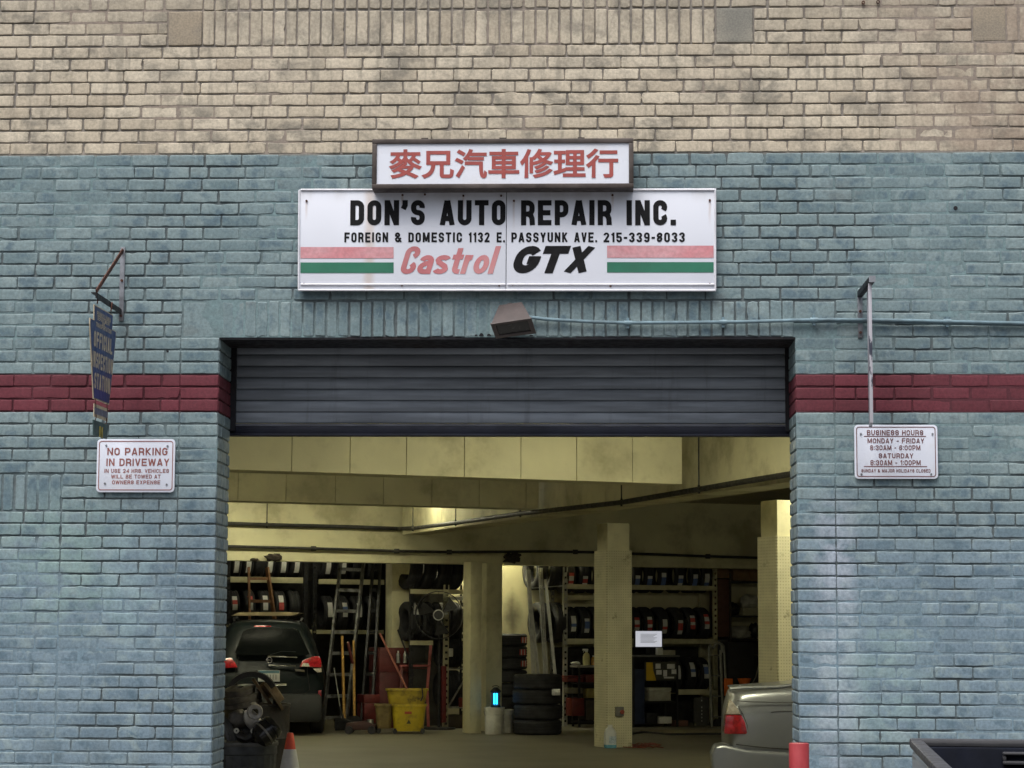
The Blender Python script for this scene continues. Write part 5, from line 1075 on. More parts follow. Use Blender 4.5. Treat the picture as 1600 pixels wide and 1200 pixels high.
mb.add(pts+pts2, [tuple(range(n)), tuple(range(2*n-1, n-1, -1))]+[(i, (i+1) % n, n+(i+1) % n, n+i) for i in range(n)]); mb.build('sheet', M('mat_tan', (.24, .21, .12), .9), o, world=True)
mb = MB(); mb.tube([atz(x, y, .012) for x, y in ((985, 1147), (1005, 1144), (1050, 1147.5), (1080, 1147), (1140, 1146.5))], .018, 8); mb.build('edge_hose', BLK, o, world=True, smooth=True)

# ================================================================ left side of the garage
LSP = LP.off(4.2)
ls = thing('tyre_shelving', 'long cream beamed shelving with labelled tyres behind the parked dark car', 'rack', LSP.pt(LSP.h(450, 1100)[0]))
zl = lambda y, px=450: LSP.h(px, y)[1]; al = lambda px: LSP.h(px, 950)[0]
for x0, x1, y0, y1 in ((330, 473, 902, 911), (498, 600, 904, 912), (330, 473, 975, 983), (485, 600, 984, 990.5)):
    mb = MB(); bm_box(mb, LSP, al(x0), al(x1), 0, .04, zl(y1), zl(y0)); mb.build('shelf_beam', SHELFC, ls, world=True, bevel=.003)
    mb = MB(); bm_box(mb, LSP, al(x0), al(x1), .05, .6, zl(y1)+.02, zl(y1)+.04); mb.build('shelf_board', DKM, ls, world=True)
for x in (352, 474, 488, 602): upright(ls, LSP, al(x), -.03, 2.75, DKM, .07)
lab = lambda k: 'tyre with a pale label'
for nm, pxs, y, cl, a0 in (('on the top shelf behind the dark car', (352, 369, 388, 405, 421, 443, 463), 902, [(), (0,), (0,), (), (0,), (0,), (0,)], -.7), ('on the top shelf behind the ladder', (512, 537, 560, 584), 904, [(0,), (0,), (), ()], -.7),
                       ('just above the dark car roof', (366, 390, 414, 438, 460), 975, [(0, 1, 0), (0, 1), (0, 0), (1, 0), ()], -.15), ('on the lower shelf behind the ladder', (515, 537, 560, 584), 984, [(0, 0), (0, 2, 0), (0, 0), ()], -.2)):
    row_tyres(pxs, y, cl, a0, nm, r=.31, pl=LSP, wc=.26, what='in dim light', sunk=.03, w=.2)
# ladders
def ladder(name, label, rails, n, m, pl, t=.035, w0=0.):
    (b0, t0), (b1, t1) = rails; g2 = lambda p, w: (lambda h: pl.pt(h[0], w, h[1]))(pl.h(*p))
    A0, A1, B0, B1 = g2(b0, w0-.25), g2(t0, w0+.25), g2(b1, w0-.25), g2(t1, w0+.25)
    o = thing(name, label, 'ladder', (A0.x, A0.y, max(0, A0.z)))
    for p_, q_ in ((A0, A1), (B0, B1)): mb = MB(); mb.bar(p_, q_, t, .07); mb.build('rail', m, o, world=True)
    for i in range(n):
        f = (i+.5)/n; mb = MB(); mb.bar(A0.lerp(A1, f), B0.lerp(B1, f), .028, .05); mb.build('rung', m, o, world=True)
    return o
ALUD = M('dull_aluminium', (.20, .20, .20), .4, .6, .45, 9, dirt=(.03, .03, .03), dsc=6, damt=.9)
TP = LP.off(.75)
ladder('leaning_ladder', 'dull aluminium ladder leaning against the tyre shelving beside the dark car', (((496, 1138), (541, 872)), ((532, 1136), (577, 874))), 8, ALUD, TP)
ladder('leaning_ladder', 'second narrower dull ladder leaning right of the aluminium ladder, close to the red chest', (((556, 1136), (592, 872)), ((572, 1136), (603, 874))), 8, DKM, TP.off(.12))
ladder('wooden_stepladder', 'reddish wooden stepladder standing over the parked dark car', (((386, 1100), (395, 886)), ((441, 1100), (424, 886))), 6, M('ladder_wood', (.17, .08, .035), .7, 0, .3, 12), LP.off(3.6))
# long handled tools
def tool(name, label, cat, top, bot, head, m, pl, r=.017):
    g2 = lambda p, w: (lambda h: pl.pt(h[0], w, h[1]))(pl.h(*p)); A, B = g2(bot, -.15), g2(top, .15); o = thing(name, label, cat, (A.x, A.y, 0))
    mb = MB(); mb.cyl(A, B, r, r*.85, n=10); mb.build('handle', m, o, world=True, smooth=True); hm = MB()
    d = (B-A).normalized(); u = pl.u
    if head == 'broom': hm.bar(A-u*.16, A+u*.16, .06, .05); hm.bar(A-u*.15-Vector((0, 0, .08)), A+u*.15-Vector((0, 0, .08)), .10, .04, (0, 1, 0))
    else: hm.prism([(-.06, 0), (.06, 0), (.10, -.05), (.10, -.22), (.04, -.28), (-.04, -.28), (-.10, -.22), (-.10, -.05)], -.008, .008, lambda a, b, c: A+u*a+Vector((0, 0, b))+pl.n*c)
    hm.build('head', DKM, o, world=True); return o
tool('push_broom', 'broom with long yellow wooden handle, left of the yellow pair', 'broom', (539.5, 994), (533, 1124), 'broom', WOODY, TP.off(-.35), .024); tool('shovel', 'shovel with long yellow wooden handle, right of the yellow pair', 'shovel', (557.5, 1001), (549, 1118), 'shovel', WOODY, TP.off(-.38), .022)
tool('thin_rod', 'thin pale rod standing left of the yellow handled broom', 'rod', (527, 1044), (529, 1122), 'shovel', STL, TP.off(-.33), .010)
o = thing('red_lever', 'short red pry handle leaning between the yellow handles', 'lever', TP.off(-.3).w(549, 1030)); q0, q1 = TP.off(-.33).w(543.5, 1003), TP.off(-.33).w(551, 1037); mb = MB(); mb.bar(q0, q1, .07, .03); mb.build('grip', REDP, o, world=True, bevel=.01); mb = MB(); mb.cyl(q1, TP.off(-.33).w(553, 1130), .012, n=8); mb.build('shaft', STL, o, world=True)
jk = thing('floor_jack', 'low dark red floor jack on wheels before the yellow handles', 'jack', atz(562, 1147, 0)); s = FPX/(jk.location-CAM).dot(FW)
mb = MB(); mb.prism([(-.22, .06), (.20, .06), (.24, .13), (.06, .19), (-.20, .16)], 0, .26, lambda a, b, d: (a, d, b)); mb.build('chassis', M('jack_red', (.05, .018, .016), .6), jk, bevel=.01)
for x in (-.16, .18):
    for y in (-.03, .29): mb = MB(); mb.cyl((x, y-.02, .06), (x, y+.02, .06), .06, n=16); mb.build('wheel', DKM, jk)
mb = MB(); mb.tube([(-.12, .13, .16), (-.26, .13, .22), (-.32, .13, .40)], .018, 8); mb.build('handle', DKM, jk, smooth=True); mb = MB(); mb.cyl((.14, .13, .15), (.14, .13, .21), .05, n=16); mb.build('saddle', STL, jk)
case('red_bin', 'dark red upright bin left of the mop bucket', 'bin', 569, 593, 1085, 1130, REDP, TP.off(-.2), 0, .35, REDP, .012)
case('tool_cabinet', 'tall dull red tool cabinet behind the mop bucket', 'cabinet', 592, 640, 1012, 1140, M('cabinet_red', (.085, .016, .018), .5, 0, .3, 6), TP.off(.05), 0, .5, M('cabinet_top', (.11, .02, .02), .5))
for px, y in ((622, 1030), (633, 1031)):
    p_ = TP.off(.0).w(px, 1036); o = thing('spray_can', 'grey spray can on the red cart tray, %s of the pair' % ('left' if px < 630 else 'right'), 'can', p_); mb = MB(); mb.lathe([(0, 0), (.033, 0), (.033, .13), (.02, .16), (0, .16)], (0, 0, 0), 'Z', 16); mb.build('can', STL, o, smooth=True); mb = MB(); mb.cyl((0, 0, .161), (0, 0, .19), .012, n=10); mb.build('nozzle', WHT, o)
# red cart frame
g = lambda x, y, w=0., pl=TP: (lambda h: pl.pt(h[0], w, h[1]))(pl.h(x, y))
PINK = M('faded_red_frame', (.40, .10, .09), .55, 0, .2, 10)
rc = thing('red_cart', 'open red steel cart with upright push frame behind the mop bucket', 'cart', g(645, 1140, -.1))
for p_, q_, m_, nm in (((641, 1005), (672, 1005), M('cart_bar', (.38, .27, .20), .6), 'top_bar'), ((670, 1003), (664, 1078), PINK, 'push_post'), ((664, 1078), (666, 1138), PINK, 'push_post'), ((621, 1040), (668, 1040), PINK, 'tray_edge'), ((624, 1040), (624, 1138), REDP, 'leg')):
    mb = MB(); mb.bar(g(*p_, -.1), g(*q_, -.1), .045, .03); mb.build(nm, m_, rc, world=True, bevel=.004)
mb = MB(); a0, z0 = TP.h(622, 1044); a1, z1 = TP.h(668, 1040); bm_box(mb, TP, a0, a1, -.08, .0, z0-.01, z0+.0); mb.build('tray', REDP, rc, world=True)
case('dark_toolbox', 'dark box hanging inside the red cart frame', 'box', 640, 665, 1009, 1036, BLK, TP.off(-.06), 0, .05)
# mop bucket
mp = thing('mop_bucket', 'yellow mop bucket on castors with wringer, its left side dirty brown', 'mop bucket', atz(628, 1147, 0), R(4)); s = FPX/(Vector(mp.location)-CAM).dot(FW); X = lambda px: (px-628)/s; Zm = lambda y: (1147-y)/s
def tub(x0, x1, z0, z1, d0, d1, taper, lip=.02):
    cx = (x0+x1)/2; hw = (x1-x0)/2; dc = (d0+d1)/2; hd = (d1-d0)/2
    rg = lambda k, z, e=0: [Vector((cx+v.x, dc+v.y, z)) for v in rsq(hw*k+e, hd*k+e, 0)]
    return stackrings([rg(taper, z0), rg(taper+.02, z0+.01), rg(1, z1-.03), rg(1, z1-.028, lip), rg(1, z1, lip), rg(.93, z1), rg(taper*.9, z0+.06)])
YD = M('bucket_dirty', (.19, .14, .05), .7, 0, .3, 8, dirt=(.05, .04, .025), dsc=6)
tub(X(611), X(665), Zm(1143), Zm(1101), 0, .40, .84).build('bucket', YEL, mp, smooth=True, ang=60); tub(X(585.5), X(612.5), Zm(1139), Zm(1101), .03, .37, .84).build('dirty_compartment', YD, mp, smooth=True, ang=60)
tub(X(603), X(667), Zm(1104), Zm(1077), .06, .36, .86).build('wringer', M('wringer_yellow', (.44, .33, .03), .5, 0, .2, 6, dirt=(.05, .04, .02), dsc=5, damt=1.), mp, smooth=True, ang=60)
for x in (591, 617, 660):
    for y in (.05, .34): mb = MB(); mb.cyl((X(x), y-.02, .035), (X(x), y+.02, .035), .034, n=14); mb.b2((X(x)-.02, y-.025, .05), (X(x)+.02, y+.025, .08)); mb.build('castor', BLK, mp)
mb = MB(); mb.tube([(X(659), .03, Zm(1076)), (X(660), .01, Zm(1088)), (X(657), .0, Zm(1096))], .010, 6); mb.build('lever', BLK, mp, smooth=True)
mb = MB(); mb.add([(X(632), -.012, Zm(1116)), (X(643), -.012, Zm(1116)), (X(643), -.014, Zm(1112)), (X(632), -.014, Zm(1112))], [(0, 1, 2, 3)]); mb.build('red_tag', M('tag_red', (.30, .05, .02), .6), mp)
mb = MB(); mb.add([(X(635), -.010, Zm(1131)), (X(642), -.010, Zm(1131)), (X(638.5), -.012, Zm(1124))], [(0, 1, 2)]); mb.build('warning_triangle', M('tag_dark', (.05, .045, .02), .6), mp)
mop = thing('mop', 'faded red mop handle leaning out of the yellow bucket', 'mop', (mp.location.x+X(642), mp.location.y+.2, .5)); q0 = Vector((mp.location.x+X(644), mp.location.y+.2, .45)); q1 = PL(mp.location, 0).off(.7).w(594, 990)
mb = MB(); mb.cyl(q0, q1, .015, n=8); mb.build('handle', M('mop_red', (.30, .10, .07), .6), mop, world=True); mb = MB(); mb.cyl(q0-Vector((0, 0, .14)), q0, .05, .02, n=10); mb.build('mop_head', M('mop_cloth', (.16, .14, .10), .9), mop, world=True)
mop2 = thing('squeegee', 'dark thin handle leaning behind the red cart against the lit wall strip', 'handle', g(636, 1040)); mb = MB(); mb.cyl(g(639, 1044, -.15), g(625, 984, .1), .013, n=8); mb.build('handle', BLK, mop2, world=True); mb = MB(); mb.bar(g(638, 1044, -.15), g(640.5, 1056, -.15), .05, .03); mb.build('grip', DKM, mop2, world=True)
# rack of big tyres with a fan in front
TR = LP.off(.36); ta, tb = TR.h(641, 1000)[0], TR.h(727, 1000)[0]; zt_ = lambda y: TR.h(690, y)[1]
tr = thing('big_tyre_rack', 'steel rack of large dark tyres between the lit wall strip and the plain pillars', 'rack', TR.pt((ta+tb)/2))
upright(tr, TR, TR.h(688.5, 1000)[0], -.15, zt_(914), SHELFC, .08)
for x in (642, 722): upright(tr, TR, TR.h(x, 1000)[0], .05, zt_(914), DKM, .06)
for y0, y1, x0, x1 in ((921, 928, 641, 728), (1001, 1008, 641, 676), (1043.5, 1046, 696, 728), (1104, 1107, 697, 726)):
    mb = MB(); bm_box(mb, TR, TR.h(x0, 1000)[0], TR.h(x1, 1000)[0], -.02, .02, zt_(y1), zt_(y0)); mb.build('shelf_beam', SHELFC if y0 < 1010 else STL, tr, world=True)
mb = MB(); mb.bar((lambda h: TR.pt(h[0], -.02, h[1]))(TR.h(699, 1105)), (lambda h: TR.pt(h[0], -.02, h[1]))(TR.h(726, 1060)), .03, .02); mb.build('brace', STL, tr, world=True)
row_tyres((651, 673, 696, 717), 921, None, .1, 'in the top row of the big rack', r=.40, pl=TR, wc=.34, what='of large size', w=.21, sunk=.0)
row_tyres((651, 673, 697, 717), 1002, [(0, 0), (), (0, 0), ()], .35, 'in the second row of the big rack', r=.31, pl=TR, wc=.34, what='of large size', w=.21, sunk=.0)
row_tyres((706, 719), 1106, None, .1, 'low on the right of the big rack', r=.29, pl=TR, wc=.34, what='of large size', w=.2, sunk=.0)
row_tyres((706, 719), 1045, None, .1, 'on the thin bar at the right of the big rack', r=.26, pl=TR, wc=.34, what='of large size', w=.2, sunk=.0)
case('red_box', 'small red box at the foot of the plain left pillar', 'box', 716, 725, 1090, 1105, REDP, TR, -.04, .0); case('red_extinguisher_box', 'tall dim red case with yellow tag left of the perforated post', 'case', 680, 687, 1040, 1128, REDP, TR, -.3, -.18)
case('white_box', 'small white box on the big rack below the fan', 'box', 698, 706, 1013, 1026, WHT, TR, -.06, -.03); case('white_carton', 'white carton squeezed between the big tyres', 'carton', 696, 727, 932, 938, WHT, TR, -.03, .02)
case('brown_crate', 'brown crate at the floor under the big rack', 'crate', 699, 724, 1117, 1140, M('crate_brown', (.06, .045, .03), .8), TR, .0, .3)
fp_ = TR.off(-.38); fc = fp_.w(686, 961); fa = thing('drum_fan', 'large dark drum fan with round hub facing the door before the big tyres', 'fan', (fc.x, fc.y, 0)); fr_ = .36; cz_ = fc.z
mb = MB(); mb.lathe([(fr_, -.10), (fr_+.012, -.10), (fr_+.012, .10), (fr_, .10), (fr_, -.10)], (0, 0, cz_), 'Y', 40); mb.build('drum', DKM, fa, smooth=True)
mb = MB()
for r_ in (.09, .16, .23, .30): mb.lathe([(r_, -.112), (r_+.005, -.112), (r_+.005, -.106), (r_, -.106), (r_, -.112)], (0, 0, cz_), 'Y', 32)
for k in range(12): t = 2*math.pi*k/12; mb.cyl((.08*math.cos(t), -.109, cz_+.08*math.sin(t)), (fr_*math.cos(t), -.109, cz_+fr_*math.sin(t)), .003, n=5)
mb.build('guard', DKM, fa)
for k in range(3):
    t = 2*math.pi*k/3+.5; mb = MB(); mb.add([(.06*math.cos(t+d), y, cz_+.06*math.sin(t+d)) for d, y in ((-.3, -.05), (.3, .03))]+[(.32*math.cos(t+d), y, cz_+.32*math.sin(t+d)) for d, y in ((.55, .04), (-.15, -.06))], [(0, 1, 2, 3)]); mb.build('blade', M('blade_grey', (.045, .045, .045), .5, .3), fa)
mb = MB(); mb.lathe([(0, -.13), (.068, -.13), (.072, -.115), (.072, .12), (0, .12)], (0, 0, cz_), 'Y', 24); hb = mb.build('hub', BLK, fa, smooth=True); mb = MB(); mb.lathe([(.07, -.135), (.085, -.135), (.085, -.125), (.07, -.125), (.07, -.135)], (0, 0, cz_), 'Y', 28); mb.build('hub_ring', M('ring_steel', (.36, .36, .34), .4, .5), hb, smooth=True)
mb = MB(); mb.cyl((0, .14, .02), (0, .14, cz_-.05), .025, n=12); mb.cyl((0, .14, 0), (0, .14, .03), .26, n=24); mb.build('stand', DKM, fa)

# ---- car bodies: half sections mirrored and lofted, y forward
def car_body(stations, name, m, parent, sub=2):
    mb = MB(); k = len(stations[0]); n = len(stations)
    vs = [Vector(p) for st in stations for p in st]+[Vector((-p[0], p[1], p[2])) for st in stations for p in st]; O = n*k; fs = []
    for i in range(n-1):
        for j in range(k-1):
            fs.append((i*k+j, i*k+j+1, (i+1)*k+j+1, (i+1)*k+j)); fs.append((O+i*k+j, O+(i+1)*k+j, O+(i+1)*k+j+1, O+i*k+j+1))
    for i, rev in ((0, 0), (n-1, 1)):
        for j in range(k-1):
            f = (i*k+j, O+i*k+j, O+i*k+j+1, i*k+j+1); fs.append(f if not rev else f[::-1])
    mb.add(vs, fs); me_o = mb.build(name, m, parent, sub=sub)
    bm = bmesh.new(); bm.from_mesh(me_o.data); bmesh.ops.remove_doubles(bm, verts=bm.verts, dist=1e-4); bmesh.ops.recalc_face_normals(bm, faces=bm.faces); bm.to_mesh(me_o.data); bm.free(); return me_o
def wheel(parent, x, y, r, m=None):
    rub = tyre_mesh(r, .21, r*.62); tw = bpy.data.objects.new('wheel', None); COL.objects.link(tw); tw.parent = parent; tw.location = (x, y, r)
    rub.build('tyre', RUB, tw, smooth=True, ang=40); mb = MB(); sg_ = 1 if x > 0 else -1
    mb.lathe([(0, sg_*.06), (r*.18, sg_*.07), (r*.2, sg_*.05), (r*.56, sg_*.03), (r*.62, sg_*.09), (r*.62, -sg_*.08)], (0, 0, 0), 'X', 30); mb.build('rim', M('rim_grey', (.22, .22, .22), .35, .7), tw, smooth=True)
def sect(y, hw, zb, sh, zt, top, dy=(0,)*10):
    P = [(0, zb), (hw*.80, zb), (hw*.95, zb+.08), (hw, zb+.30), (hw, sh-.16), (hw*.97, sh-.04), (hw*.93, sh+.03 if zt > sh+.2 else zt-.035), (top*hw, zt-.04), (top*hw*.72, zt), (0, zt+.012)]
    return [(x, y+d, z) for (x, z), d in zip(P, dy)]
GREEN_BLK = newmat('dark_car_paint'); q = NT(GREEN_BLK); q.col((.006, .009, .010)); q.rough(.38); q.P.inputs['Specular IOR Level'].default_value = .12; q.P.inputs['Coat Weight'].default_value = .03; q.P.inputs['Coat Roughness'].default_value = .06
GLASS = newmat('car_glass'); q = NT(GLASS); q.col((.005, .006, .006)); q.rough(.25); q.P.inputs['Specular IOR Level'].default_value = .02
LRED = newmat('lamp_red'); q = NT(LRED); q.col(q.scale((.33, .010, .016), q.rng(q.noise(30, 3), .3, .7, .6, 1.3))); q.rough(.18); q.P.inputs['Coat Weight'].default_value = .8
LCLR = M('lamp_clear', (.42, .38, .32), .2, 0, .3, 30)
sp_ = atz(413, 1149.5, 0); sv = thing('parked_wagon', 'dark green-black wagon seen from behind, parked at the left inside the garage', 'car', (sp_.x, sp_.y, 0), R(7)); s = FPX/(sp_-CAM).dot(FW)
HW = 94/s; HT = (1149-972)/s
dyr = (.10, .06, .03, .0, .06, .12, .16, .42, .50, .50)
st = [sect(0.0, HW*.96, .28, .98, HT, .62, dyr), sect(.14, HW*1.0, .24, .98, HT+.01, .65, dyr), sect(.9, HW, .22, 1.0, HT+.03, .70, (0,)*10), sect(2.2, HW, .22, .98, HT+.04, .70), sect(3.0, HW, .22, .95, HT-.02, .70), sect(3.6, HW, .22, .92, 1.05, .86), sect(4.3, HW*.96, .24, .85, .95, .84), sect(4.55, HW*.85, .28, .75, .82, .8)]
car_body(st, 'body', GREEN_BLK, sv)
RPl = PL((sp_.x, sp_.y, 0), R(7))
def rear(pts, w, m, name, parent=sv, thick=.03, bev=.004):       # a fitting on the sloping tail: outline in pixels, w(z) its depth
    out = [RPl.h(*p) for p in pts]
    mb = MB(); n = len(out); vs = [(a, w(z)-thick, z) for a, z in out]+[(a, w(z)+.02, z) for a, z in out]
    mb.add(vs, [tuple(range(n)), tuple(range(2*n-1, n-1, -1))]+[(i, (i+1) % n, n+(i+1) % n, n+i) for i in range(n)]); return mb.build(name, m, parent, bevel=bev)
wr = lambda z: .0 if z < .6 else (z-.6)*.28 if z < 1.02 else .12+(z-1.02)*.42
rear([(366, 1020), (379, 986), (388, 982), (458, 981.5), (466, 985), (484, 1022), (476, 1024.5), (372, 1024)], lambda z: wr(z)-.012, GLASS, 'rear_window', bev=.008)
rear([(468, 1042), (473, 1032), (487, 1026.5), (498, 1025.5), (501.5, 1030), (502.5, 1041), (501, 1043)], wr, LRED, 'tail_light'); rear([(470.5, 1041.5), (474, 1036), (482, 1036.5), (483.5, 1041.5)], lambda z: wr(z)-.012, LCLR, 'reversing_lens'); rear([(489, 1045), (502, 1044), (503, 1050), (496, 1051)], wr, LCLR, 'tail_light_lens')
rear([(345, 1030), (360, 1028), (366, 1034), (371, 1043), (345, 1044)], wr, LRED, 'tail_light'); rear([(396, 977.5), (423, 977.5), (423, 979.5), (396, 979.5)], lambda z: wr(z)-.03, LRED, 'high_brake_light')
pl_ = rear([(403, 1047.5), (437, 1047.5), (437, 1065), (403, 1065)], lambda z: wr(.8)-.02, M('plate_pale', (.42, .43, .42), .5), 'licence_plate', thick=.012, bev=0)
rear([(403.6, 1048), (436.4, 1048), (436.4, 1052), (403.6, 1052)], lambda z: wr(.8)-.0335, M('plate_blue', (.08, .17, .22), .5), 'plate_band', pl_, thick=.0, bev=0)
mb = MB()
for i in range(6):
    a, z0 = RPl.h(409+i*4.4, 1062); z1 = RPl.h(409, 1054)[1]; mb.b2((a-.004, wr(.8)-.0355, z0), (a+.006, wr(.8)-.0325, z1))
mb.build('plate_characters', M('plate_ink', (.10, .10, .11), .6), pl_)
a, z = RPl.h(420.5, 1031.5); mb = MB(); mb.lathe([(.034, -.01), (.046, -.01), (.046, .01), (.034, .01), (.034, -.01)], (a, wr(z)-.035, z), 'Y', 24); mb.b2((a-.035, wr(z)-.043, z-.004), (a+.035, wr(z)-.03, z+.004)); mb.build('emblem', CHROME, sv, smooth=True)
rear([(418, 1024.5), (464, 1026.5), (464, 1028), (418, 1026.5)], lambda z: wr(z)-.02, CHROME, 'chrome_trim', thick=.012, bev=0); rear([(420, 1038.5), (462, 1040), (462, 1041.5), (420, 1040)], lambda z: wr(z)-.022, CHROME, 'chrome_trim', thick=.01, bev=0)
rear([(426, 1068.5), (448, 1068), (448, 1071), (426, 1071.5)], lambda z: wr(z)-.03, CHROME, 'tow_trim', thick=.012, bev=.002); rear([(460, 1045), (476, 1047), (476, 1050), (462, 1049)], lambda z: wr(z)-.015, CHROME, 'chrome_trim', thick=.01, bev=0)
rear([(352, 1084), (499, 1084), (503, 1090), (503, 1122), (497, 1128), (352, 1128)], lambda z: -.02, M('bumper_black', (.010, .011, .012), .45), 'bumper', thick=.06, bev=.02); rear([(497, 1079), (502, 1078), (502, 1095), (498, 1096)], lambda z: -.03, LRED, 'reflector')
mb = MB()
for pts_ in (((372, 1027), (368, 1046), (372, 1078), (380, 1083)), ((486, 1026), (480, 1046), (484, 1078), (478, 1083)), ((380, 1083.5), (430, 1084.5), (478, 1083.5))):
    mb.tube([Vector((h[0], wr(h[1])-.028, h[1])) for h in (RPl.h(*p_) for p_ in pts_)], .005, 6)
mb.build('tailgate_seam', M('seam_black', (.003, .003, .003), .8), sv)
mb = MB(); h0, h1, h2 = RPl.h(422, 1023.5), RPl.h(440, 1018), RPl.h(462, 1019); mb.tube([Vector((h[0], wr(h[1])-.035, h[1])) for h in (h0, h1, h2)], .008, 6); mb.build('wiper', BLK, sv)
for x in (-1, 1):
    for y in (.85, 3.55): wheel(sv, x*(HW-.12), y, .33)
mb = MB()
for x in (-1, 1): mb.tube([(x*HW*.56, .7, HT), (x*HW*.58, .9, HT+.05), (x*HW*.58, 2.3, HT+.06), (x*HW*.56, 2.6, HT+.02)], .018, 8)
mb.build('roof_rail', BLK, sv, smooth=True)
for px, lbl, wd, hh_ in ((398, 'tan folded cardboard lying across the dark car roof', 86, 6), ):
    o = thing('roof_cardboard', lbl, 'cardboard', (sp_.x-.05, sp_.y+.9, HT+.09)); mb = MB(); mb.prism([(-.62, 0), (.30, 0), (.42, .045), (.2, .06), (-.5, .05)], 0, .5, lambda a, b, d: (a, d, b)); mb.build('sheet', M('roof_card', (.20, .16, .09), .9), o, bevel=.004)

# ---- silver saloon at the right
NS = 20.0-12.5; sy = NS; NPL = PL((0, sy, 0), R(-1.5))
a0, _ = NPL.h(1113, 1170); cp0 = NPL.pt(a0)
SILV = newmat('silver_paint'); q = NT(SILV); q.col(q.scale((.245, .258, .275), q.rng(q.noise(2.5, 3), .3, .7, .92, 1.06))); q.rough(.34); q.P.inputs['Metallic'].default_value = .55; q.P.inputs['Coat Weight'].default_value = .5; q.P.inputs['Coat Roughness'].default_value = .1
ca_ = thing('silver_saloon', 'silver saloon at the right jamb showing only its boot and red tail light', 'car', NPL.pt(a0, .86), R(-1.5)-math.pi/2)
zt0 = NPL.h(1142, 1076)[1]; H2 = .86
dys = (.20, .15, .12, .11, .11, .14, .17, .19, .17, .15)
st = [sect(.0, H2*.93, .24, .93, zt0, .80, dys), sect(.10, H2*.985, .22, .93, zt0+.005, .82, dys), sect(.45, H2, .20, .93, zt0+.02, .83), sect(.95, H2, .20, .94, zt0+.05, .82), sect(1.65, H2, .20, .95, 1.42, .68), sect(2.7, H2, .20, .93, 1.43, .68), sect(3.5, H2, .20, .90, 1.02, .80), sect(4.4, H2*.97, .22, .78, .84, .78), sect(4.75, H2*.8, .26, .62, .70, .74)]
car_body(st, 'body', SILV, ca_)
def side(pts, name, m, d0=-.012, d1=.30, parent=ca_, bev=.012):
    mb = MB(); out = [NPL.h(*p) for p in pts]; mb.prism(out, d0, d1, lambda a, b, d: NPL.pt(a, d, b)); return mb.build(name, m, parent, world=True, bevel=bev)
side([(1134, 1117), (1158.5, 1117), (1164, 1128), (1168, 1145), (1165.5, 1147.5), (1132.5, 1147), (1132, 1143)], 'tail_light', LRED, .006, .32); side([(1139.5, 1096), (1144, 1095), (1152, 1106), (1158, 1116.4), (1134.5, 1116.4)], 'indicator_lens', LCLR, .008, .32)
mb = MB(); pts = [NPL.w(x, y)+Vector((0, .005, 0)) for x, y in ((1150, 1163), (1166, 1165), (1200, 1168.5), (1240, 1171), (1290, 1173))]; mb.tube(pts, .006, 6); mb.build('bumper_seam', BLK, ca_, world=True)
mb = MB(); mb.tube([NPL.w(x, y)+Vector((0, .17, 0)) for x, y in ((1142, 1077.5), (1160, 1075.6), (1190, 1075), (1218, 1074.3), (1240, 1071.5), (1280, 1066))], .016, 8); mb.build('boot_lip', SILV, ca_, world=True, smooth=True)
mb = MB(); outb = [(0, .28), (.05, .22), (.3, .24), (.82, .26), (.82, .47), (.30, .50), (.10, .545), (.02, .53), (-.012, .45)]
mb.prism([(a0-.0+x, z) for x, z in outb], -.035, .5, lambda a, b, d: NPL.pt(a, d, b)); mb.build('bumper', SILV, ca_, world=True, bevel=.045, seg=4)
mb = MB()
for pts_ in (((1152, 1095), (1175, 1096.5), (1210, 1097.5), (1250, 1098)), ((1153, 1103), (1161, 1116), (1168, 1134), (1170, 1150)), ((1205, 1113), (1215, 1111.5), (1240, 1111))): mb.tube([NPL.w(x, y)+Vector((0, .014, 0)) for x, y in pts_], .004, 6)
mb.build('panel_seam', M('seam_grey', (.05, .05, .05), .7), ca_, world=True)
side([(1250, 1076), (1300, 1030), (1345, 1028), (1380, 1074)], 'side_window', GLASS, .10, .14)
for x in (-1, 1):
    for y in (1.05, 3.75): wheel(ca_, x*(H2-.11), y, .31)

# ---- drums of scrap at the left jamb
dz = .88; dp = CAM+ray(400, 1102)*((dz-1.6)/ray(400, 1102).z); s = FPX/(dp-CAM).dot(FW); dr = 51/s
dm = thing('steel_drum', 'black steel drum filled with worn brake parts behind the left jamb', 'drum', (dp.x, dp.y+dr*.2, 0)); D0 = Vector(dm.location)
BLD = M('drum_black', (.016, .015, .015), .6, .2, .4, 7, dirt=(.045, .03, .02))
mb = MB(); mb.lathe([(0, .0), (dr*.97, 0), (dr, .02), (dr, .27), (dr*1.03, .29), (dr, .31), (dr, .57), (dr*1.03, .59), (dr, .61), (dr, dz-.03), (dr*1.025, dz-.015), (dr*1.02, dz), (dr*.97, dz), (dr*.96, dz-.10), (0, dz-.10)], (0, 0, 0), 'Z', 40); mb.build('shell', BLD, dm, smooth=True)
mb = MB(); mb.lathe([(dr*.985, dz), (dr*1.03, dz+.003), (dr*1.03, dz+.016), (dr*.985, dz+.014), (dr*.985, dz)], (0, 0, 0), 'Z', 40); mb.build('rim', M('drum_rim', (.05, .042, .036), .6, .3), dm, smooth=True)
IRON = M('cast_iron_rust', (.13, .085, .045), .8, .2, .4, 14, dirt=(.05, .035, .025)); IRON2 = M('dark_iron', (.085, .078, .07), .55, .3, .4, 14); ALC = M('cast_aluminium', (.42, .41, .385), .5, .4, .35, 16, dirt=(.08, .07, .06))
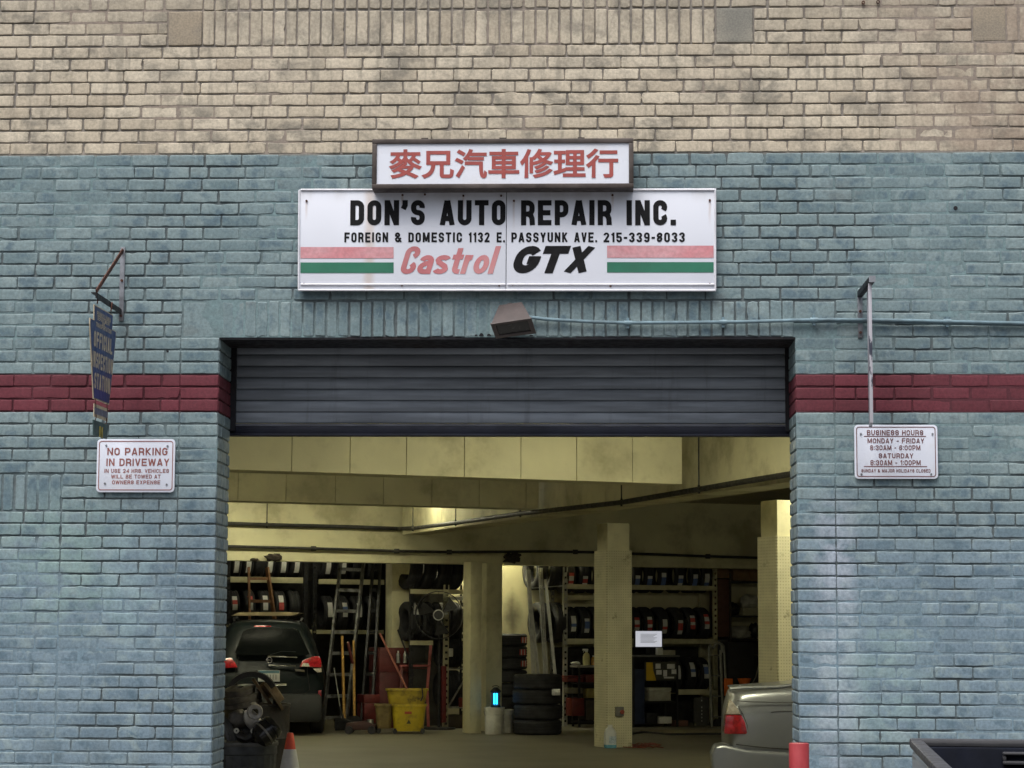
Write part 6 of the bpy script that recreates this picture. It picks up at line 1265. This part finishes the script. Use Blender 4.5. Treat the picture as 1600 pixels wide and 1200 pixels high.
def disc(label, c, r, t, rot, m, name='brake_disc', hat=.5, cat='brake part'):
    o = thing(name, label, cat, c); Rm = rot
    mb = MB(); mb.lathe([(r*.30, 0), (r, 0), (r, t*.4), (r*.96, t*.42), (r*.96, t*.58), (r, t*.6), (r, t), (r*hat, t)], (0, 0, 0), 'Z', 36, rot=Rm); mb.build('disc', m, o, smooth=True)
    mb = MB(); mb.lathe([(r*hat, t), (r*hat, t+.05), (r*hat*.9, t+.055), (r*.22, t+.055), (r*.22, 0)], (0, 0, 0), 'Z', 30, rot=Rm); mb.build('hub', m, o, smooth=True); return o
EU = lambda a, b, c: Matrix.Rotation(R(c), 3, 'Z') @ Matrix.Rotation(R(b), 3, 'Y') @ Matrix.Rotation(R(a), 3, 'X')
DPl = PL((D0.x, D0.y-.12, 0), 0); dW = lambda x, y, w=0.: DPl.off(w).w(x, y)
disc('tan rusty brake disc standing tilted in the drum, left of the pair', dW(409, 1084, .02), 27/s, .026, Vector((.80, .12, .60)).to_track_quat('Z', 'Y').to_matrix(), IRON); disc('tan rusty brake disc standing tilted in the drum, right of the pair', dW(426, 1090, -.03), 25/s, .024, Vector((.80, .20, .57)).to_track_quat('Z', 'Y').to_matrix(), M('disc_tan', (.19, .14, .085), .7, .2, .3, 14))
disc('broad dark brake drum lying domed on top of the scrap at the left', dW(378, 1100, -.02), 32/s, .10, EU(12, -8, 0), IRON2, 'brake_drum', .75)
mb = MB(); mb.lathe([(.20, -.02), (.245, -.025), (.25, .02), (.20, .025), (.20, -.02)], (0, 0, 0), 'Y', 40); o = mb.build('rubber_hoop', RUB, None, smooth=True); o.location = dW(393, 1092, .14); tag(o, 'large dark rubber hoop standing upright in the drum behind the discs', 'hoop')
tz = .70; tp = CAM+ray(382, 1159)*((tz-1.6)/ray(382, 1159).z); s2 = FPX/(tp-CAM).dot(FW); tr2 = 49/s2
tc = thing('ribbed_trash_can', 'grey ribbed metal trash can heaped with car parts against the left jamb', 'trash can', (tp.x, tp.y+tr2*.3, 0)); T0 = Vector(tc.location)
mb = MB(); n = 72; vs = []; prof = [(.86, .0), (.88, .04), (.97, tz-.10), (1.0, tz-.09), (1.0, tz-.05), (1.0, tz-.03)]
for i in range(n):
    t = 2*math.pi*i/n; k = 1+(.018 if i % 3 == 0 else 0)
    for j, (f, z) in enumerate(prof): r_ = tr2*f*(k if 0 < j < 3 else 1); vs.append((r_*math.cos(t), r_*math.sin(t), z))
m_ = len(prof); mb.add(vs, [(i*m_+j, ((i+1) % n)*m_+j, ((i+1) % n)*m_+j+1, i*m_+j+1) for i in range(n) for j in range(m_-1)]); mb.build('body', M('can_grey', (.055, .06, .066), .5, .4, .35, 9, dirt=(.02, .02, .02)), tc, smooth=True, ang=25)
mb = MB(); mb.lathe([(tr2*.96, tz-.03), (tr2*1.03, tz-.03), (tr2*1.04, tz-.012), (tr2*1.02, tz), (tr2*.97, tz), (tr2*.95, tz-.03)], (0, 0, 0), 'Z', 44); mb.lathe([(0, tz-.08), (tr2*.95, tz-.08)], (0, 0, 0), 'Z', 30); mb.build('rim', M('can_rim', (.08, .08, .078), .5, .5), tc, smooth=True)
TPl = PL((T0.x, T0.y-.10, 0), 0); tW = lambda x, y, w=0.: TPl.off(w).w(x, y)
def knuckle():
    o = thing('cast_knuckle', 'pale cast metal knuckle with a round hole on top of the trash can heap', 'car part', tW(394, 1128)); c = tW(398, 1112, -.02)
    Rm = EU(-28, 0, 18) @ EU(0, 22, 0)
    mb = MB(); mb.lathe([(.028, -.035), (.055, -.04), (.062, -.02), (.058, .03), (.030, .035), (.028, -.035)], c, 'Y', 24, rot=EU(0, -22, 14)); mb.build('ring', ALC, o, world=True, smooth=True)
    rings = []
    for (x, y), hw_, hd_ in (((389, 1110), .03, .04), ((392, 1117), .055, .05), ((394, 1126), .062, .05), ((395, 1133), .05, .045), ((395.5, 1139), .025, .03), ((395.5, 1141), .01, .02)):
        p_ = tW(x, y, .0); rings.append([p_+Vector((v.x, v.y, v.z)) for v in rsq(hw_, hd_, 0, n=16)])
    stackrings(rings).build('casting', ALC, o, world=True, smooth=True, ang=70)
    for a_, b_, r_ in (((391, 1111), (386, 1115), .022), ((401, 1124), (408, 1131), .024), ((397, 1103), (396, 1098), .018)): mb = MB(); mb.cyl(tW(*a_, -.01), tW(*b_, -.02), r_*1.15, r_, n=12); mb.build('lug', ALC, o, world=True, smooth=True)
knuckle()
def bushing_arm():
    o = thing('control_arm', 'black suspension arm with two white bushings lying across the can', 'car part', tW(385, 1148)); pts = [tW(371, 1143, -.05), tW(376, 1150, -.07), tW(385, 1154, -.08), tW(393, 1150, -.07), tW(397, 1143.5, -.05)]
    mb = MB(); mb.tube(pts, .035, 10); mb.build('arm', BLK, o, world=True, smooth=True)
    for p_ in (pts[0], pts[-1]): mb = MB(); mb.lathe([(.008, -.055), (.020, -.055), (.020, .03), (.008, .03), (.008, -.055)], p_, 'Y', 18, rot=EU(-10, 0, 0)); mb.build('bushing', WHT, o, world=True, smooth=True)
bushing_arm()
def blob(name, label, px, y, rx, rz_, m, w=0., sd=0, rough=.25):
    bm = bmesh.new(); bmesh.ops.create_icosphere(bm, subdivisions=3, radius=1)
    for v in bm.verts:
        k = 1+rough*noise.noise(v.co*1.6+Vector((sd, 0, 0)))+rough*.4*noise.noise(v.co*4+Vector((sd, 0, 0))); v.co = Vector((v.co.x*rx*k, v.co.y*rx*.8*k, v.co.z*rz_*k))
    mb = MB(); mb.add([v.co.copy() for v in bm.verts], [[v.index for v in f.verts] for f in bm.faces]); bm.free(); o = mb.build(name, m, None, smooth=True, ang=180); o.location = tW(px, y, w); return tag(o, label, 'car part')
SHB = newmat('glossy_black'); q = NT(SHB); q.col((.012, .012, .013)); q.rough(.18)
pu = thing('belt_pulley', 'shiny black ribbed pulley housing at the right of the can heap', 'car part', tW(417, 1145)); Rm = EU(0, -38, 25)
mb = MB(); mb.lathe([(0, -.11), (.05, -.11), (.085, -.08), (.095, -.02), (.095, .02), (.088, .025), (.088, .035), (.095, .04), (.095, .06), (.08, .085), (0, .09)], tW(416, 1143, -.05), 'X', 30, rot=Rm); mb.build('shell', SHB, pu, world=True, smooth=True)
mb = MB(); mb.lathe([(.097, -.03), (.105, -.03), (.105, -.015), (.097, -.015), (.097, -.03)], tW(416, 1143, -.05), 'X', 30, rot=Rm); mb.build('clamp_band', STL, pu, world=True, smooth=True)
blob('starter_housing', 'rounded dark metal housing at the back left of the can heap', 371, 1124, .085, .075, IRON2, .02, 3); blob('black_gearcase', 'matt black lump of gearcase filling the middle of the can heap', 384, 1146, .09, .07, BLK, .06, 8); blob('black_bracket', 'dark bracket lump under the pale knuckle in the can', 404, 1152, .09, .05, DKM, .08, 15)
o = thing('hose_bundle', 'bent grey rubber hoses poking up at the left of the can', 'hose', tW(356, 1140)); mb = MB()
for k in range(3): mb.tube([tW(346+k*4, 1120+k*3, .0), tW(351+k*4, 1132+k*2, -.05), tW(355+k*4, 1143+k, -.08), tW(358+k*4, 1157, -.06)], .022, 10)
mb.build('hose', M('hose_dark', (.06, .062, .066), .5), o, world=True, smooth=True)
o = thing('bolt_stub', 'pale bolt stub sticking up behind the knuckle', 'bolt', tW(397, 1100, .08)); mb = MB(); mb.cyl(tW(397, 1108, .08), tW(397, 1098.5, .08), .018, .015, n=10); mb.build('shank', STL, o, world=True); mb = MB(); mb.cyl(tW(397, 1100.5, .08), tW(397, 1098, .08), .026, n=6); mb.build('nut', STL, o, world=True)

# ---- cone, bollard, pickup
CO = M('cone_red', (.62, .07, .035), .55, 0, .12, 12, dirt=(.25, .05, .03)); CW = M('cone_collar', (.55, .55, .56), .5, 0, .12, 14, dirt=(.25, .24, .24))
h_ = .72; cp_ = CAM+ray(453.5, 1145)*((h_-1.6)/ray(453.5, 1145).z); cn = thing('traffic_cone', 'red traffic cone with white collar beside the scrap drum', 'cone', (cp_.x, cp_.y, 0)); s = FPX/(cp_-CAM).dot(FW)
r0, r1, r2 = 5.2/s, 9.0/s, 9.2/s; zc1 = h_-25/s; zc2 = h_-70/s
mb = MB(); mb.b2((-.18, -.18, 0), (.18, .18, .03)); mb.build('base', CO, cn, bevel=.012)
mb = MB(); mb.lathe([(.145, .03), (r1+.045, zc2), (r1, zc1), (r0*1.15, h_-7/s), (r0*1.1, h_-6.5/s), (r0, h_-.01), (r0*.85, h_), (0, h_)], (0, 0, 0), 'Z', 28); mb.build('cone', CO, cn, smooth=True)
mb = MB(); mb.lathe([(r1+.048, zc2), (r1+.003, zc1)], (0, 0, 0), 'Z', 28); mb.build('collar', CW, cn, smooth=True)
bp_ = at(1250, 1162, -.75); bo2 = thing('red_bollard', 'red painted bollard standing before the right brick jamb', 'bollard', (bp_.x, bp_.y+.06, 0)); s = FPX/(bp_-CAM).dot(FW); rb = 15.8/s; hb_ = bp_.z
RB = newmat('bollard_red'); q = NT(RB); x_, y_, z_ = q.xyz(); c = q.mix(q.rng(q.noise(6, 5, .6, q.vmul((1, 1, .35))), .42, .66), (.27, .022, .028), (.37, .050, .056)); c = q.mix(q.rng(q.noise(14, 5, .7), .62, .7, 0, .6), c, (.16, .03, .03)); q.col(c); q.rough(.5)
mb = MB(); mb.lathe([(0, 0), (rb, 0), (rb, hb_-.006), (rb*.97, hb_), (0, hb_+.002)], (0, 0, 0), 'Z', 36); mb.build('post', RB, bo2, smooth=True); mb = MB(); mb.lathe([(rb*1.02, -.01), (rb*2, -.01), (rb*2, .012), (rb*1.02, .012), (rb*1.02, -.01)], (0, 0, 0), 'Z', 28); mb.build('base_plate', REDP, bo2)

zk = 1.30; fc_ = CAM+ray(1424, 1150)*((zk-1.6)/ray(1424, 1150).z); nc_ = CAM+ray(1490, 1215)*((zk-1.6)/ray(1490, 1215).z)
e_ = (nc_-fc_); yaw_ = math.atan2(e_.y, e_.x)+math.pi/2                  # the tailgate runs from fc_ towards the camera
tk = thing('pickup_truck', 'beige pickup truck with black rails and dark bed liner at the lower right corner', 'pickup truck', (fc_.x, fc_.y, -.16), yaw_)
TAN = newmat('truck_paint'); q = NT(TAN); q.col((.27, .245, .21)); q.rough(.3); q.P.inputs['Metallic'].default_value = .4; q.P.inputs['Coat Weight'].default_value = .5
LIN = M('bed_liner', (.003, .0045, .010), .7, 0, .3, 12, spec=.15); RAIL = M('rail_black', (.035, .035, .038), .55, 0, .15, 10)
Wd, Ld = 1.78, 1.9; zr = zk+.16; B = lambda a, b, nm, m, bv=.0: MB().b2(a, b).build(nm, m, tk, bevel=bv)
# local frame: x forward, y to the wall; tailgate at x=0 from y=0 to y=-Wd
B((.03, -.04, .55), (Ld, -.004, zr-.0262), 'bed_side', TAN, .02); B((.03, -Wd+.012, .55), (Ld, -Wd+.09, zr-.03), 'bed_side', TAN, .02); B((.0, -Wd+.02, .56), (.028, -.02, zr-.035), 'tailgate', TAN, .018)
B((.08, -Wd+.1, .70), (Ld, -.1, .74), 'bed_floor', LIN)
B((.0295, -Wd+.06, .741), (.036, -.06, zr-.05), 'tailgate_liner', LIN, .006)
o = MB(); o.b2((.04, -.075, .741), (Ld, -.0415, zr-.0262)); [o.b2((x, -.10, .741), (x+.08, -.0755, zr-.10)) for x in (.06, .75, 1.2, 1.6)]; o.build('side_liner', LIN, tk, bevel=.006)
B((.101, -Wd+.0915, .741), (Ld, -Wd+.125, zr-.035), 'side_liner', LIN, .006); B((Ld, -Wd+.01, .55), (Ld+.04, -.01, zr+.02), 'bulkhead', TAN, .01)
B((-.006, -.05, zr-.026), (Ld, .004, zr-.006), 'rail_cap', RAIL, .008); B((-.006, -Wd-.004, zr-.026), (Ld, -Wd+.05, zr-.006), 'rail_cap', RAIL, .008); B((-.008, -Wd+.052, zr-.030), (.030, -.052, zr-.008), 'tailgate_cap', RAIL, .008)
mb = MB(); mb.b2((.24, -.10, zr-.070), (.50, -.076, zr-.060)); mb.b2((.24, -.10, zr-.044), (.50, -.076, zr-.036)); mb.b2((.24, -.095, zr-.0595), (.25, -.076, zr-.0445)); mb.build('cleat_track', RAIL, tk, bevel=.004)
mb = MB(); mb.cyl((.515, -.076, zr-.055), (.515, -.12, zr-.055), .022, n=18); mb.b2((.50, -.11, zr-.10), (.56, -.076, zr-.09)); mb.build('cleat', RAIL, tk, bevel=.004)
B((-.14, -Wd+.02, .42), (-.012, -.02, .56), 'bumper', M('truck_bumper', (.35, .35, .35), .3, .8), .03); mb = MB(); mb.b2((-.008, -.135, .75), (.029, -.02, 1.1)); mb.build('tail_light', LRED, tk, bevel=.01); mb = MB(); mb.b2((-.008, -Wd+.02, .75), (.029, -Wd+.135, 1.1)); mb.build('tail_light', LRED, tk, bevel=.01)
mb = MB(); mb.prism([(Ld+.08, .5), (Ld+1.9, .5), (Ld+3.4, .5), (Ld+3.4, 1.05), (Ld+2.1, 1.15), (Ld+1.45, 1.72), (Ld+.25, 1.74), (Ld+.08, 1.2)], -Wd+.02, -.02, lambda a, b, d: (a, d, b)); mb.build('cab', TAN, tk, bevel=.06, seg=3)
mb = MB(); mb.b2((Ld+.07, -Wd+.25, 1.28), (Ld+.17, -.25, 1.62)); mb.build('rear_window', GLASS, tk, bevel=.01)
for y_ in (-.11, -Wd+.11):
    for x_ in (.85, Ld+2.5):
        tw = bpy.data.objects.new('wheel', None); COL.objects.link(tw); tw.parent = tk; tw.location = (x_, y_, .36); tw.rotation_euler = (0, 0, R(90)); tyre_mesh(.36, .22, .22).build('tyre', RUB, tw, smooth=True); MB().cyl((-.09, 0, 0), (.09, 0, 0), .215, n=24).build('rim', CHROME, tw)
